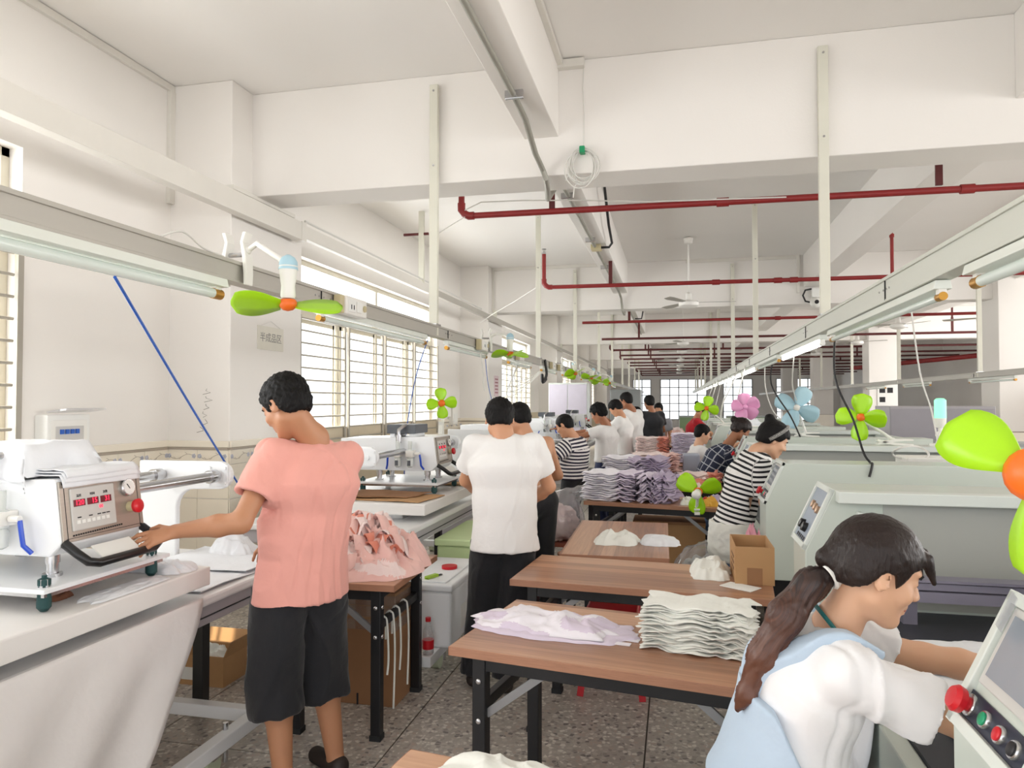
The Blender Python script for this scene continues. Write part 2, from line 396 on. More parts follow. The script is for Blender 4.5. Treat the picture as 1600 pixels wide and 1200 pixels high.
# window frames, panes, bars
me_rod = {}
for wi, (w0, w1) in enumerate(WIN):
    root = bpy.data.objects.new('window_%d' % (wi+1), None); COL.objects.link(root)
    tag(root, ['alloy window beside the wall breaker box', 'barred sliding window behind the second press machine', 'barred window with draped cords behind the striped shirt man',
               'barred window beyond the hanging black hook', 'far barred window near the end of the left wall', 'last barred window of the left wall'][min(wi, 5)], 'window', kind='structure')
    xf = WX-.13
    f = B()
    f.box(xf-.03, xf+.03, w0, w0+.06, ZS, ZT); f.box(xf-.03, xf+.03, w1-.06, w1, ZS, ZT)
    f.box(xf-.03, xf+.03, w0, w1, ZS, ZS+.06); f.box(xf-.03, xf+.03, w0, w1, ZT-.06, ZT); f.box(xf-.035, xf+.035, w0, w1, 2.56, 2.64)
    f.build('window_frame', M_alu, root, bevel=.004)
    n = 4; w = (w1-w0)/n
    for i in range(n):
        a, b_ = w0+w*i, w0+w*(i+1)
        if i: B().box(xf-.028, xf+.028, a-.03, a+.03, ZS, 2.56).build('mullion', M_alu, root, bevel=.004)
        if i == 2: B().box(xf-.028, xf+.028, a-.03, a+.03, 2.64, ZT).build('mullion', M_alu, root, bevel=.004)
        s = B(); off = .012 if i % 2 else -.012
        a2, b2 = a+.05, b_-.05
        s.box(xf+off-.01, xf+off+.01, a2, a2+.045, ZS+.07, 2.55); s.box(xf+off-.01, xf+off+.01, b2-.045, b2, ZS+.07, 2.55)
        s.box(xf+off-.01, xf+off+.01, a2, b2, ZS+.07, ZS+.12); s.box(xf+off-.01, xf+off+.01, a2, b2, 2.5, 2.55)
        sash = s.build('sash', M_alu, root)
        B().box(xf+off-.003, xf+off+.003, a2+.045, b2-.045, ZS+.12, 2.5).build('pane', M_glass, sash)
    for a, b_ in ((w0+.06, w0+2*w-.03), (w0+2*w+.03, w1-.06)):
        B().box(xf-.003, xf+.003, a, b_, 2.64, ZT-.06).build('pane', M_glass, root)
    B().box(WX-.1, WX+.05, w0-.04, w1+.04, ZS-.03, ZS).build('window_sill', M_tile, root, bevel=.006)
    # security grille: uprights in pairs and rods
    xb = WX+.01
    for i in range(n+1):
        yy = min(max(w0+w*i, w0+.02), w1-.02)
        for dy in ((-.055, .055) if 0 < i < n else ((0,))):
            B().box(xb-.014, xb+.014, yy+dy-.02, yy+dy+.02, ZS+.01, 2.56).build('grille_upright', M_bar, root)
    for i in range(n):
        for k in range(11):
            z = ZS+.1+.135*k
            B().cyl((xb, w0+w*i+.06, z), (xb, w0+w*(i+1)-.06, z), .0105, n=6).build('grille_rod', M_bar, root)
# ---- end wall and right wall
M_farbar = mat('far_window_bar', (150, 150, 148), .5)
wf = B(); xa = -3.4
fw_open = [(-2.6, -1.5), (-.9, 1.9), (2.9, 4.6), (6, 8.4)]
x = WX-.24
for a, b_ in fw_open:
    wf.box(x, a, YF, YF+.2, 0, CZ); wf.box(a, b_, YF, YF+.2, 0, .5); wf.box(a, b_, YF, YF+.2, 3.0, CZ); x = b_
wf.box(x, XR, YF, YF+.2, 0, CZ)
wfo = wf.build('wall_far', M_wall); tag(wfo, 'distant end wall with gridded windows', 'wall', kind='structure')
for k, (a, b_) in enumerate(fw_open):
    root = bpy.data.objects.new('window_%d' % (len(WIN)+1+k), None); COL.objects.link(root)
    tag(root, ['narrow gridded window of the end wall beside the window wall', 'wide bright gridded window in the end wall', 'gridded window of the end wall behind the lamp rail', 'gridded window of the end wall beyond the columns'][k], 'window', kind='structure')
    n = max(2, round((b_-a)/.55))
    for i in range(n+1):
        xx = a+(b_-a)*i/n; B().box(xx-.03, xx+.03, YF-.02, YF+.06, .5, 3.0).build('mullion', M_farbar, root)
    for j in range(6):
        zz = .5+.5*j; B().box(a, b_, YF-.015, YF+.05, zz-.025, zz+.025).build('transom_bar', M_farbar, root)
    for i in range(n):
        for j in range(5):
            B().box(a+(b_-a)*i/n+.03, a+(b_-a)*(i+1)/n-.03, YF+.01, YF+.02, .525+.5*j, .975+.5*j).build('pane', M_glass, root)
wr = B(); wr.box(XR, XR+.2, Y0, YF, 0, ZS); wr.box(XR, XR+.2, Y0, YF, ZT, CZ); yp = Y0
for yc in (2.0, 10.0, 17.5):
    wr.box(XR, XR+.2, yp, yc-2.4, ZS, ZT); yp = yc+2.4
wr.box(XR, XR+.2, yp, YF, ZS, ZT)
wr = wr.build('wall_right', M_wall); tag(wr, 'pale wall with windows across the workshop beyond the columns', 'wall', kind='structure')
# pane grid partition in front of the end wall (steel mesh of grey lines)
# ---- thin ducts along the ceiling edge and pier corner
t = B().box(WX, WX+.03, Y0, PIERS[0][0], CZ-.06, CZ-.005).build('trim_1', M_duct, bevel=.003); tag(t, 'thin white cable duct under the ceiling edge of the barred window wall', 'duct', kind='structure')
t = B().box(WX, WX+.035, PIERS[0][0]-.06, PIERS[0][0], 3.2, CZ-.06).build('trim_2', M_duct, bevel=.003); tag(t, 'upright white duct in the corner beside the first pier', 'duct', kind='structure')
t = B().box(-3.45, -3.36, PIERS[0][0]-.035, PIERS[0][0]+.9, 3.285, 3.32)
t = t.build('trim_3', M_duct, bevel=.003); tag(t, 'short white duct passing the first pier below the beam', 'duct', kind='structure')
t = B(); t.box(-3.4, -1.1, 13.2-.03, 13.2, CZ-.06, CZ); t.box(-3.4, -3.36, 13.2-.04, 13.2, BZ, CZ); t.box(.2, 2.1, 13.17, 13.2, CZ-.06, CZ); t.box(2.07, 2.12, 13.16, 13.2, 3.5, CZ)
t = t.build('trim_4', M_duct, bevel=.003); tag(t, 'white duct edging the second cross beam', 'duct', kind='structure')
t = B().box(-.84, -.8, Y0, 5.22, CZ-.05, CZ-.005); t.box(-.84, -.64, 5.19, 5.25, CZ-.07, CZ-.01)
t = t.build('trim_5', M_duct, bevel=.003); tag(t, 'white duct along the first ceiling joist ending above the cable coil', 'duct', kind='structure')
# ================================================ RAILS, LAMPS, PIPES, CEILING FANS
RLX, RRX = -1.8, 1.0
HY = [5.2, 9.5, 13.15, 17.4, 21.1, 25.3, 29.0, 33.2, 37.0]
def rail(name, label, x, y0, y1, z0, z1, w, m, hy, hmat, tops):
    root = thing(name, label, 'rail', (x, 0, 0))
    b = B(); b.box(-w/2, w/2, y0, y1, z0, z1); b.box(-w/2-.008, w/2+.008, y0-.001, y1+.001, z1-.014, z1+.002); b.box(-w/2-.004, w/2+.004, y0-.001, y1+.001, z0-.002, z0+.01)
    b.build('rail_body', m, root, bevel=.002)
    yy = y0+.35
    while yy < min(y1, 14):
        j = B(); j.box(-w/2-.006, w/2+.006, yy-.0015, yy+.0015, z0+.004, z1-.004)
        j.build('rail_joint', M_rubber, root)
        for q in (-.06, -.02, .03, .1):
            for s in (-1, 1): B().cyl((s*(w/2-.001), yy+q, (z0+z1)/2), (s*(w/2+.004), yy+q, (z0+z1)/2), .005, n=8).build('screw', M_steel, root)
        yy += 2.1
    for h_, tz in zip(hy, tops):
        if h_ > y1: continue
        p = B(); p.box(-.032, .032, h_-.02, h_+.02, z0+.01, tz); p.box(-.032, .032, h_-.024, h_-.02, z1, tz)
        ho = p.build('hanger_post', hmat, root, bevel=.003)
        for zz in (tz-.05, BZ+.12): B().cyl((0, h_-.022, zz), (0, h_-.03, zz), .008, n=8).build('bolt', M_steel, ho)
        B().box(-.04, .04, h_-.06, h_+.05, z1-.002, z1+.012).build('hanger_foot', M_steel, ho)
    return root
topsL = [4.06, CZ, 4.06, CZ, CZ, CZ, CZ, CZ, CZ]
rail('overhead_rail', 'grey overhead power rail hanging above the press machines', RLX, .9, 42, 2.115, 2.2, .06, M_rail, HY, M_post, topsL)
rail('overhead_rail', 'pale overhead lamp rail hanging above the cutting machines', RRX, 1.2, 42, 2.09, 2.2, .07, M_railw, [h+.02 for h in HY], M_post, topsL)
rail('overhead_rail', 'overhead rail running past the free standing columns', 4.6, 8, 42, 1.99, 2.07, .06, M_rail, [9.8, 12.4, 16.5, 20.6, 24.7, 28.8], M_post, [CZ]*6)
# wall trunking below the beam level
r = thing('wall_trunking', 'white cable trunking running under the first cross beam along the windows', 'trunking', (-3.3, 0, 0))
B().box(-.045, .045, -1, 5.86, 3.07, 3.23).build('trunking_box', M_duct, r, bevel=.004)
B().box(-.03, .03, 5.86, 9.3, 3.1, 3.22).build('trunking_box', M_duct, r, bevel=.004)
B().box(-.028, .028, 9.3, 40, 3.11, 3.2).build('trunking_box', M_rail, r, bevel=.004)
B().box(-.05, .05, 5.8, 5.875, 3.065, 3.235).build('end_cap', M_duct, r)
B().tube([(.02, 5.9, 3.26), (.02, 9, 3.25), (.02, 12, 3.23)], .012, 6).build('loose_cable', M_wcord, r)
for by in (9.0, 13.0, 21.0):
    q = B(); q.box(-.035, .035, by, by+.05, 3.2, CZ if by == 9 else BZ+.02)
    q.build('trunking_hanger', M_post, r)
B().bar((-.25, 9.02, 3.86), (.1, 9.02, 3.86), .03, .03).build('trunking_bracket', M_dkred, r)
# fluorescent lamps
def lamp(x, y0, y1, z, lit, label, group=None, w=.05, tr=.0145):
    L_ = y1-y0; root = thing('fluorescent_lamp', label, 'lamp', (x, y0, z), group=group)
    B().prism([(-w/2, -.035), (w/2, -.035), (w/2*.8, 0), (-w/2*.8, 0)], (0, 0, 0), (1, 0, 0), (0, 0, 1), (0, 1, 0), L_).build('housing', M_lampw, root, bevel=.003)
    t = B().cyl((0, .05, -.062), (0, L_-.05, -.062), tr, n=14)
    t.build('tube', M_tubeon if lit else M_tubeoff, root, smooth=True)
    for a, b_ in ((.0, .05), (L_-.05, L_)):
        B().cyl((0, a, -.062), (0, b_, -.062), tr+.002, n=14).build('tube_cap', M_brass if not lit else M_offw, root, smooth=True)
        B().box(-.014, .014, a+.004, b_-.012, -.066, -.03).build('tube_socket', M_offw, root, bevel=.002)
    return root
zl = 2.115
lamp(RLX, 1.25, 2.56, zl, False, 'unlit tube lamp under the grey rail above the steel control panel', w=.085, tr=.0195)
lamp(RLX, 3.38, 5.0, zl, False, 'unlit tube lamp under the rail beside the socket box')
lamp(RLX, 5.5, 6.75, zl, False, 'unlit tube lamp under the grey rail beyond the first hanger post')
for k, y in enumerate((7.7, 9.7, 11.6, 14, 16.2, 18.5, 21)): lamp(RLX, y, y+1.25, zl, False, ORD[k]+' unlit tube lamp past the first hanger lamp on the grey press rail', 'unlit lamps along the left rail')
zr = 2.085
lamp(RRX+.0, 1.45, 2.72, zr, False, 'unlit tube lamp with thick tube at the open end of the pale rail', w=.085, tr=.019)
lamp(RRX, 3.02, 5.02, zr, False, 'long unlit tube lamp before the first hanger of the pale rail', w=.065)
lamp(RRX, 5.3, 7.2, zr, True, 'lit tube lamp under the pale rail just past its first hanger post', w=.065)
lamp(RRX, 7.45, 9.3, zr, False, 'unlit tube lamp between two lit ones on the pale rail', w=.065)
y = 9.5; kl = -1
while y < 33:
    kl += 1
    lamp(RRX, y, y+1.75, zr, True, ORD[kl]+' lit tube lamp after the unlit gap on the pale rail', 'lit lamps along the right rail', w=.065); y += 2.0 if y < 15 else 2.4
for k, y in enumerate((9.0, 11.2, 14.6, 17.5)): lamp(4.6, y, y+1.6, 1.985, False, ORD[k]+' unlit tube lamp under the rail beside the columns', 'unlit lamps on the distant rail')
# sprinkler pipes
def spr(label, y, z, x0, up, stubs, r=.028, x1=9.4, zx=0, fit=(), M_red=M_red):
    root = thing('sprinkler_pipe', label, 'pipe', (0, y, 0))
    pts = []
    if up:
        pts += [(x0, 0, up), (x0, 0, z+.09)]+[(x0+.09*(1-cos(a)), 0, z+.09-.09*sin(a)) for a in (.4, .8, 1.2)]
    pts += [(x0+.09, 0, z), (x1, 0, z+zx)]
    B().tube(pts, r, 12).build('pipe_run', M_red, root, smooth=True)
    if up: B().tube([(x0, 0, z+.12), (x0, 0, z+.06), (x0+.03, 0, z+.02), (x0+.07, 0, z), (x0+.12, 0, z)], r*1.3, 10).build('elbow', M_red, root, smooth=True)
    for sx in stubs:
        zt = 3.602 if any(a <= sx <= b_ for a, b_ in ((-1.1, -.84), (2.18, 2.5), (5.35, 5.7))) else CZ+.002
        B().box(sx-.025, sx+.025, -.012, .012, z+.02, min(zt, z+.35)).build('pipe_hanger', M_dkred, root)
        if zt > z+.36: B().box(sx-.02, sx+.02, -.01, .01, z+.03, zt).build('hanger_rod', M_dkred, root)
    for fx in fit: B().cyl((fx-.05, 0, z+zx*(fx-x0)/(x1-x0)), (fx+.05, 0, z+zx*(fx-x0)/(x1-x0)), r*1.35, n=12).build('coupling', M_red, root, smooth=True)
    return root
spr('red sprinkler pipe just behind the first cross beam', 6.25, 3.315, -1.9, CZ-.05, (-1.06, 2.05), fit=(2.25, .4), zx=-.06)
p2_ = spr('red sprinkler pipe with tall riser in front of the second cross beam', 10.1, 3.26, -1.83, 3.74, (-.88,), fit=(.55, 1.35, 1.55), zx=-.06)
B().lathe((-1.83, 0, 3.74), (0, 0, 1), [(0, .03), (.02, .03), (.03, .018), (.06, .018), (.07, .035), (.078, .03)], 10).build('sprinkler_head', M_steel, p2_)
q = B().cyl((2.75, 0, 3.2), (2.75, 0, 3.75), .022, n=10); q.lathe((2.75, 0, 3.75), (0, 0, 1), [(0, .03), (.04, .03), (.05, .015), (.08, .015), (.09, .04), (.1, .03)], 10)
q.build('sprinkler_riser', M_red, p2_, smooth=True)
spr('dark red sprinkler pipe just beyond the second cross beam', 14.3, 3.2, -1.9, 0, (-.88, 1.5), fit=(1.9,))
for k, (y, x0) in enumerate(((18.2, -1.9), (22.2, -1.95), (24.8, -1.9), (27, -2), (29.6, -2), (32, -2), (35, -2), (38, -2), (41, -2), (44, -2))):
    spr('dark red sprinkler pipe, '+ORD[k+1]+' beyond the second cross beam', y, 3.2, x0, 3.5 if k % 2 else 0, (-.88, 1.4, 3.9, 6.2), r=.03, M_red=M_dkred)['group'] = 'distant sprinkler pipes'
root = thing('sprinkler_pipe', 'thick dark red main pipe slanting across the bays beyond the columns', 'pipe', (0, 0, 0))
B().tube([(6.1, 27.4, 2.8), (9.5, 21.0, 3.0)], .075, 10).build('pipe_run', M_red, root, smooth=True)
# ceiling fans
M_fanbl = mat('ceiling_fan_blade', (176, 172, 164), .4, var=.05)
def ceiling_fan(x, y, ang, label, group=None, drop=1.1):
    root = thing('ceiling_fan', label, 'ceiling fan', (x, y, CZ), group=group)
    B().lathe((0, 0, 0), (0, 0, -1), [(0, .03), (.02, .075), (.1, .06), (.12, .02)], 14).build('canopy_cup', M_offw, root, smooth=True)
    B().cyl((0, 0, -.08), (0, 0, -drop+.05), .013, n=8).build('down_rod', M_offw, root, smooth=True)
    B().lathe((0, 0, -drop+.16), (0, 0, -1), [(0, .02), (.02, .045), (.12, .05), (.13, .13), (.16, .155), (.21, .15), (.24, .09), (.25, .03)], 20).build('motor_housing', M_offw, root, smooth=True)
    for k in range(3):
        a = ang+k*2*pi/3; d = Vector((cos(a), sin(a), 0)); s = Vector((-sin(a), cos(a), .18)).normalized(); up = d.cross(s)
        b = B().prism([(.12, -.03), (.24, -.045), (.58, -.07), (.7, -.05), (.7, .05), (.58, .06), (.24, .045), (.12, .03)], Vector((0, 0, -drop)), d, s, up, .006)
        b.build('fan_blade', M_fanbl, root)
ceiling_fan(.21, 11.35, .05, 'white ceiling fan in front of the second cross beam', drop=1.02)
for k, (x, y) in enumerate(((.21, 19.3), (.21, 22.5), (.21, 27), (.21, 31), (.21, 35), (.21, 39))):
    ceiling_fan(x, y, .2+k*.7, 'white ceiling fan in the aisle, '+ORD[k]+' beyond the second cross beam', 'distant middle ceiling fans', drop=1.0)
for k, (x, y) in enumerate(((5.6, 14.8), (4.4, 15.8), (4.6, 20.0), (4.4, 24.5))):
    ceiling_fan(x, y, .5+k*.6, 'white ceiling fan beyond the cutting machines, '+ORD[k]+' along the columns', 'right hand ceiling fans', drop=1.0)
# conduit on the joist, junction boxes, cable coil
root = thing('steel_conduit', 'grey steel conduit clipped under the ceiling joist', 'conduit')
pts = [(-.995, -1, 3.575), (-.995, 4.45, 3.575), (-.99, 4.75, 3.55), (-.97, 5.0, 3.4), (-.95, 5.19, 3.34), (-.93, 5.215, 3.28), (-.95, 5.4, 3.265), (-1.0, 5.7, 3.265), (-1.0, 5.95, 3.4), (-.98, 6.2, 3.57), (-.97, 12.9, 3.575), (-.95, 13.1, 3.5), (-.93, 13.155, 3.28), (-.93, 13.65, 3.265), (-.95, 13.9, 3.57), (-.95, 21, 3.57)]
B().tube(pts, .021, 10).build('conduit_run', mat('conduit_grey', (158, 156, 146), .5, metal=.3, var=.12), root, smooth=True)
for y in (1.5, 4.4, 6.7, 8.6, 10.4): B().box(-1.05, -.93, y-.012, y+.012, 3.545, 3.602).build('saddle_clip', M_steel, root, bevel=.004)
B().box(-1.03, -.9, 8.95, 9.1, 3.53, 3.6).build('junction_box', M_beige, root, bevel=.01)
B().tube([(-.93, 9.0, 3.56), (-.8, 9.0, 3.56), (-.76, 8.95, 3.6), (-.76, 8.5, 3.72), (-.75, 7.6, 4.16)], .016, 8).build('black_hose', M_bcord, root, smooth=True)
for y in (16.8,):
    B().tube([(-.9, y, 3.54), (-.75, y, 3.54), (-.72, y, 3.7), (-.72, y-.2, 4.15)], .016, 8).build('black_hose', M_bcord, root, smooth=True)
root = thing('cable_coil', 'coil of white cable tied with green tape on the first cross beam', 'cable', (-.655, 5.2, 3.34))
rr = random.Random(3); c = B()
for k in range(9):
    ra, rb = .095+rr.uniform(-.014, .02), .125+rr.uniform(-.02, .015); ox, oz, ph = rr.uniform(-.02, .02), rr.uniform(-.03, .01), rr.uniform(0, 6)
    c.tube([(ox+ra*sin(t), -.008*k*.5+.01*sin(2*t+ph)+.012, oz+rb*cos(t)+.14-rb) for t in np.linspace(0, 2*pi, 25)], .0045, 5)
c.tube([(.005, .03, .12), (.01, .035, .4), (0, .035, .6), (.01, .035, .785)], .004, 5)
c.tube([(-.03, 0, -.1), (-.06, .0, -.14), (-.07, .0, -.22)], .004, 5); c.tube([(-.07, 0, .04), (-.1, .0, -.03), (-.125, .0, -.09)], .004, 5)
c.build('cable_loops', M_wcord, root, smooth=True)
B().box(-.02, .02, -.035, .03, .1, .15).build('green_tape', mat('green_tape', (20, 150, 96), .5), root, bevel=.006)
# smoke alarm / camera on the second beam
root = thing('security_camera', 'white security camera with junction box on the second cross beam', 'camera', (2.3, 13.16, 3.37))
B().box(-.0, .2, -.06, .042, .04, .2).build('junction_box', M_paper, root, bevel=.008)
B().ball((.05, -.12, -.06), .095, 14, 8).build('camera_dome', M_offw, root, smooth=True)
B().cyl((.05, -.19, -.06), (.05, -.225, -.06), .035, n=12).build('lens', M_blackp, root)
B().tube([(0, -.03, .19), (-.1, -.03, .17), (-.14, -.03, .08), (-.1, -.03, -.02), (0, -.05, -.05)], .015, 8).build('black_hose', M_bcord, root, smooth=True)
# strings between pipe and rail
q = B().tube([(-1.86, 6.22, 3.3), (-1.83, 5.6, 3.05), (-1.81, 5.24, 2.9)], .004, 5).build('white_string', M_wcord); tag(q, 'white string from the first sprinkler pipe to the hanger post', 'string')
q = B().tube([(-1.85, 9.6, 3.18), (-2.3, 10.2, 3.08), (-2.9, 11.2, 3.02), (-3.3, 12, 2.99)], .004, 5).build('white_string', M_wcord); tag(q, 'white string slanting from the window trunking past the second beam', 'string')
q = B().tube([(-1.86, 6.22, 3.36), (-1.7, 6.2, 3.42), (-1.3, 6.2, 3.41), (-.8, 6.2, 3.38), (-.2, 6.2, 3.33), (.9, 6.2, 3.3)], .006, 5).build('white_cable', M_wcord); tag(q, 'white cable tied along the first red sprinkler pipe', 'cable')
# ================================================ PRESS MACHINES (left row)
M_greycase = mat('valve_box_grey', (92, 96, 102), .5, var=.08)
M_filter = mat('filter_bowl', (214, 218, 214), .2, var=.05)
M_damper = mat('damper_green_rubber', (20, 66, 66), .55, var=.1)
M_keypad = mat('keypad_grey', (206, 204, 200), .5, var=.03)
M_tabtop = mat('press_table_white', (238, 238, 238), .35, var=.03, scale=3)
M_apron = mat('press_table_grey', (176, 172, 176), .5, var=.04)
M_slab = mat('press_slab_white', (236, 233, 230), .4, var=.03, scale=3)
def rounded(cx, cz, r, a0, a1, n=8): return [(cx+r*cos(a), cz+r*sin(a)) for a in np.linspace(a0, a1, n)]
def press(loc, label, frame_x=.15, frame_y=(-.9, 1.05), table_y=(-.95, 1.5), hy=0, valve=True, keys=True, full=True, bolt_top=.2):
    root = thing('press_machine', label, 'press machine', (loc[0], loc[1], 0))
    ty0, ty1 = table_y
    B().box(-1.15, .1, ty0, ty1, .745, .79).build('table_top', M_tabtop, root, bevel=.012)
    B().box(-1.12, .07, ty0+.03, ty1-.03, .655, .745).build('apron', M_apron, root, bevel=.006)
    B().box(.066, .076, ty0+.03, ty1-.03, .69, .694).build('apron_groove', M_rubber, root)
    for lx, ly in ((-.36, ty1-.25), (-.36, ty0+.25), (-1.05, ty1-.25), (-1.05, ty0+.25)):
        B().box(lx-.03, lx+.03, ly-.03, ly+.03, 0, .66).build('leg', M_black, root, bevel=.004)
    # rolling base frame with casters
    f0, f1 = frame_y
    f = B(); f.box(frame_x-.06, frame_x, f0, f1, .11, .17); f.box(-.85, -.79, f0, f1, .11, .17)
    f.box(-.8, frame_x-.055, f1-.06, f1, .11, .17); f.box(-.8, frame_x-.055, f0, f0+.06, .11, .17)
    fo = f.build('base_frame', M_white, root, bevel=.004)
    for cx, cy in ((frame_x-.06, f1-.35), (frame_x-.06, f0+.3), (-.8, f1-.1), (-.8, f0+.3)):
        B().cyl((cx-.02, cy, .05), (cx+.02, cy, .05), .05, n=16).build('caster_wheel', mat('caster_cream', (196, 204, 176), .5), fo, smooth=True)
        B().box(cx-.03, cx+.03, cy-.02, cy+.04, .08, .11).build('caster_fork', M_steel, fo)
        B().cyl((cx+.012, cy+.09, .03), (cx+.012, cy+.09, bolt_top), .012, n=8).build('levelling_bolt', M_steel, fo)
    # lower slab
    sl = B().box(-.75, .12, -.6, .65, .842, .92).build('press_slab', M_slab, root, bevel=.006)
    B().box(-.7, -.1, -.45, .5, .79, .845).build('slab_block', M_steel, root)
    # end plates (brackets)
    for py, s in ((-.66, 1), (1.25, -1)):
        poly = [(-.75, .79), (-.75, 1.305)]+rounded(-.27, 1.235, .072, pi/2, -pi/2, 12)+rounded(-.42, 1.06, .1, pi/2, pi, 6)+[(-.52, .79)]
        B().prism(poly, (0, py, 0), (1, 0, 0), (0, 0, 1), (0, 1, 0), .035).build('end_plate', M_white, root, bevel=.008)
        yy = py-.006 if s > 0 else py-.004
        fl_ = B(); fl_.box(-.33, -.21, yy-.004, yy+.004, 1.18, 1.29)
        for bx in (-.315, -.225):
            for bz in (1.195, 1.275): fl_.cyl((bx, yy-.012, bz), (bx, yy, bz), .009, n=8)
        fl_.cyl((-.27, yy-.014, 1.235), (-.27, yy, 1.235), .016, n=10)
        fl_.build('bolt_flange', M_white, root)
    for rx, rz in ((-.27, 1.235), (-.6, 1.235)):
        B().cyl((rx, -.65, rz), (rx, 1.26, rz), .024, n=14).build('guide_rod', M_steel, root, smooth=True)
        for a in (1.17, -.6): B().cyl((rx, a, rz), (rx, a+.055, rz), .034, n=14).build('rod_collar', M_steel, root, smooth=True)
    # head
    head = B().prism([(-.8, 1.085), (-.8, 1.33), (-.03, 1.352), (.0, 1.125), (-.045, 1.085)], (0, hy, 0), (1, 0, 0), (0, 0, 1), (0, 1, 0), .4).build('press_head', M_white, root, bevel=.008)
    n_ = Vector((.227, 0, .03)).normalized(); up_ = Vector((-.03, 0, .227)).normalized(); o_ = Vector((.0005, hy, 1.125))
    def P(y, z, d=0): return o_+Vector((0, y, 0))+up_*z+n_*d
    B().obox(P(.2, .112, .003), (0, 1, 0), n_, up_, .19, .003, .106).build('control_panel', M_brush, head, bevel=.002)
    # thin engraved border of the panel
    e = B()
    for (a, b_, c_, d_) in ((.03, .37, .018, .018), (.03, .37, .206, .206), (.03, .03, .018, .206), (.37, .37, .018, .206)):
        e.bar(P(a, c_, .0065), P(b_, d_, .0065), .0016, .0016)
    for a in (.026, .374):
        for b_ in (.014, .21): e.cyl(P(a, b_, .005), P(a, b_, .009), .005, n=8)
    e.build('panel_border', M_ink, head)
    kp = B().obox(P(.15, .115, .008), (0, 1, 0), n_, up_, .1, .004, .075).build('keypad', M_keypad, head, bevel=.004)
    rx_ = atan2(n_.z, n_.x)
    trot = Matrix((Vector((0, 1, 0)), up_, n_)).transposed().to_euler()
    for i, (cy, tx) in enumerate(((.085, '120'), (.145, '15'), (.205, '31'))):
        B().obox(P(cy, .137, .0128), (0, 1, 0), n_, up_, .025, .001, .012).build('display_window', mat('display_dark_red', (110, 24, 40), .3), head)
        text('display_digits', tx, .026, P(cy+(0 if i == 0 else .006), .137, .0142), trot, M_led, head)
    text('display_digits', '00', .018, P(.18, .112, .0128), trot, M_led, head)
    k = B()
    for i, cy in enumerate((.075, .097, .119, .141, .163, .185, .207)): k.obox(P(cy, .07, .0126), (0, 1, 0), n_, up_, .007, .001, .006)
    k.build('push_keys', M_paper, head)
    for i, cy in enumerate((.085, .145, .205)): text('panel_caption', '\u6e29\u5ea6' if i == 0 else ('\u65f6\u95f4' if i == 1 else '\u6b21\u6570'), .011, P(cy, .162, .0126), trot, M_ink, head)
    t_ = B()
    for i, cy in enumerate((.08, .13, .168, .19, .21)): t_.obox(P(cy, .086, .0124), (0, 1, 0), n_, up_, .008, .0005, .002)
    for i in range(22): t_.obox(P(.055+i*.0105, .026+.0002*i, .0064), (0, 1, 0), n_, up_, .0038, .0005, .003)
    t_.build('panel_lettering', M_ink, head)
    g = B().lathe(P(.315, .165, .004), n_, [(0, .034), (.014, .034), (.018, .03), (.018, .001)], 20).build('pressure_gauge', M_steel, head, smooth=True)
    B().lathe(P(.315, .165, .0222), n_, [(0, .027), (.001, .027)], 18).build('gauge_face', M_paper, g)
    B().bar(P(.315, .16, .0245), P(.302, .178, .0245), .003, .002).build('gauge_needle', M_ink, g)
    eb = B().cyl(P(.325, .09, .003), P(.325, .09, .03), .02, n=14).build('stop_collar', M_beige, head, smooth=True)
    B().lathe(P(.325, .09, .03), n_, [(0, .016), (.006, .026), (.018, .027), (.024, .02), (.026, .005)], 18).build('stop_button', M_redp, eb, smooth=True)
    # handle
    hb = [(.0, hy+.02, 1.13), (.05, hy+.02, 1.1), (.085, hy+.035, 1.07), (.095, hy+.07, 1.06), (.095, hy+.34, 1.06), (.085, hy+.375, 1.07), (.05, hy+.385, 1.1), (.0, hy+.385, 1.13)]
    B().tube(hb, .0155, 10).build('grab_handle', M_blackp, head, smooth=True)
    B().obox((.05, hy+.2, 1.085), (0, 1, 0), (.8, 0, -.6), (.6, 0, .8), .09, .035, .002).build('handle_notice', M_paper, head)
    # heating plate and posts
    hp = B().box(-.62, .04, hy-.1, hy+.5, .988, 1.004).build('heating_plate', M_white, head, bevel=.004)
    for (px, py) in ((-.1, .07), (-.1, .33), (-.5, .07), (-.5, .33)):
        B().lathe((px, hy+py, 1.0), (0, 0, 1), [(0, .032), (.015, .032), (.016, .02), (.05, .02), (.051, .024), (.09, .024)], 14).build('plate_post', M_steel, head, smooth=True)
    for (px, py) in ((-.0, -.06), (-.0, .44), (-.58, -.06), (-.58, .44)):
        B().lathe((px, hy+py, .924), (0, 0, 1), [(0, .012), (.01, .02), (.012, .022), (.058, .022), (.06, .018), (.085, .018), (.086, .02), (.105, .02), (.11, .008), (.118, .008)], 14).build('plate_damper', M_damper, hp, smooth=True)
        B().cyl((px, hy+py, 1.003), (px, hy+py, 1.03), .02, n=6).build('damper_nut', M_steel, hp)
    B().box(-.6, .02, hy-.08, hy+.48, .972, .988).build('hot_platen', M_steel, head)
    # pneumatic filter set on the near side
    for fx in ((-.2, -.3) if full else (-.25,)):
        b = B(); b.lathe((fx, hy-.045, 1.115), (0, 0, 1), [(0, .01), (.008, .024), (.06, .026), (.07, .02), (.075, .027), (.13, .027), (.135, .015), (.16, .016), (.2, .016)], 14)
        b.build('air_filter', M_filter, head, smooth=True)
        q = B(); q.box(fx-.028, fx+.028, hy-.075, hy-.0, 1.195, 1.245); q.build('filter_block', M_offw, head, bevel=.004)
        B().box(fx-.012, fx+.012, hy-.075, hy-.07, 1.13, 1.17).build('filter_window', M_greycase, head)
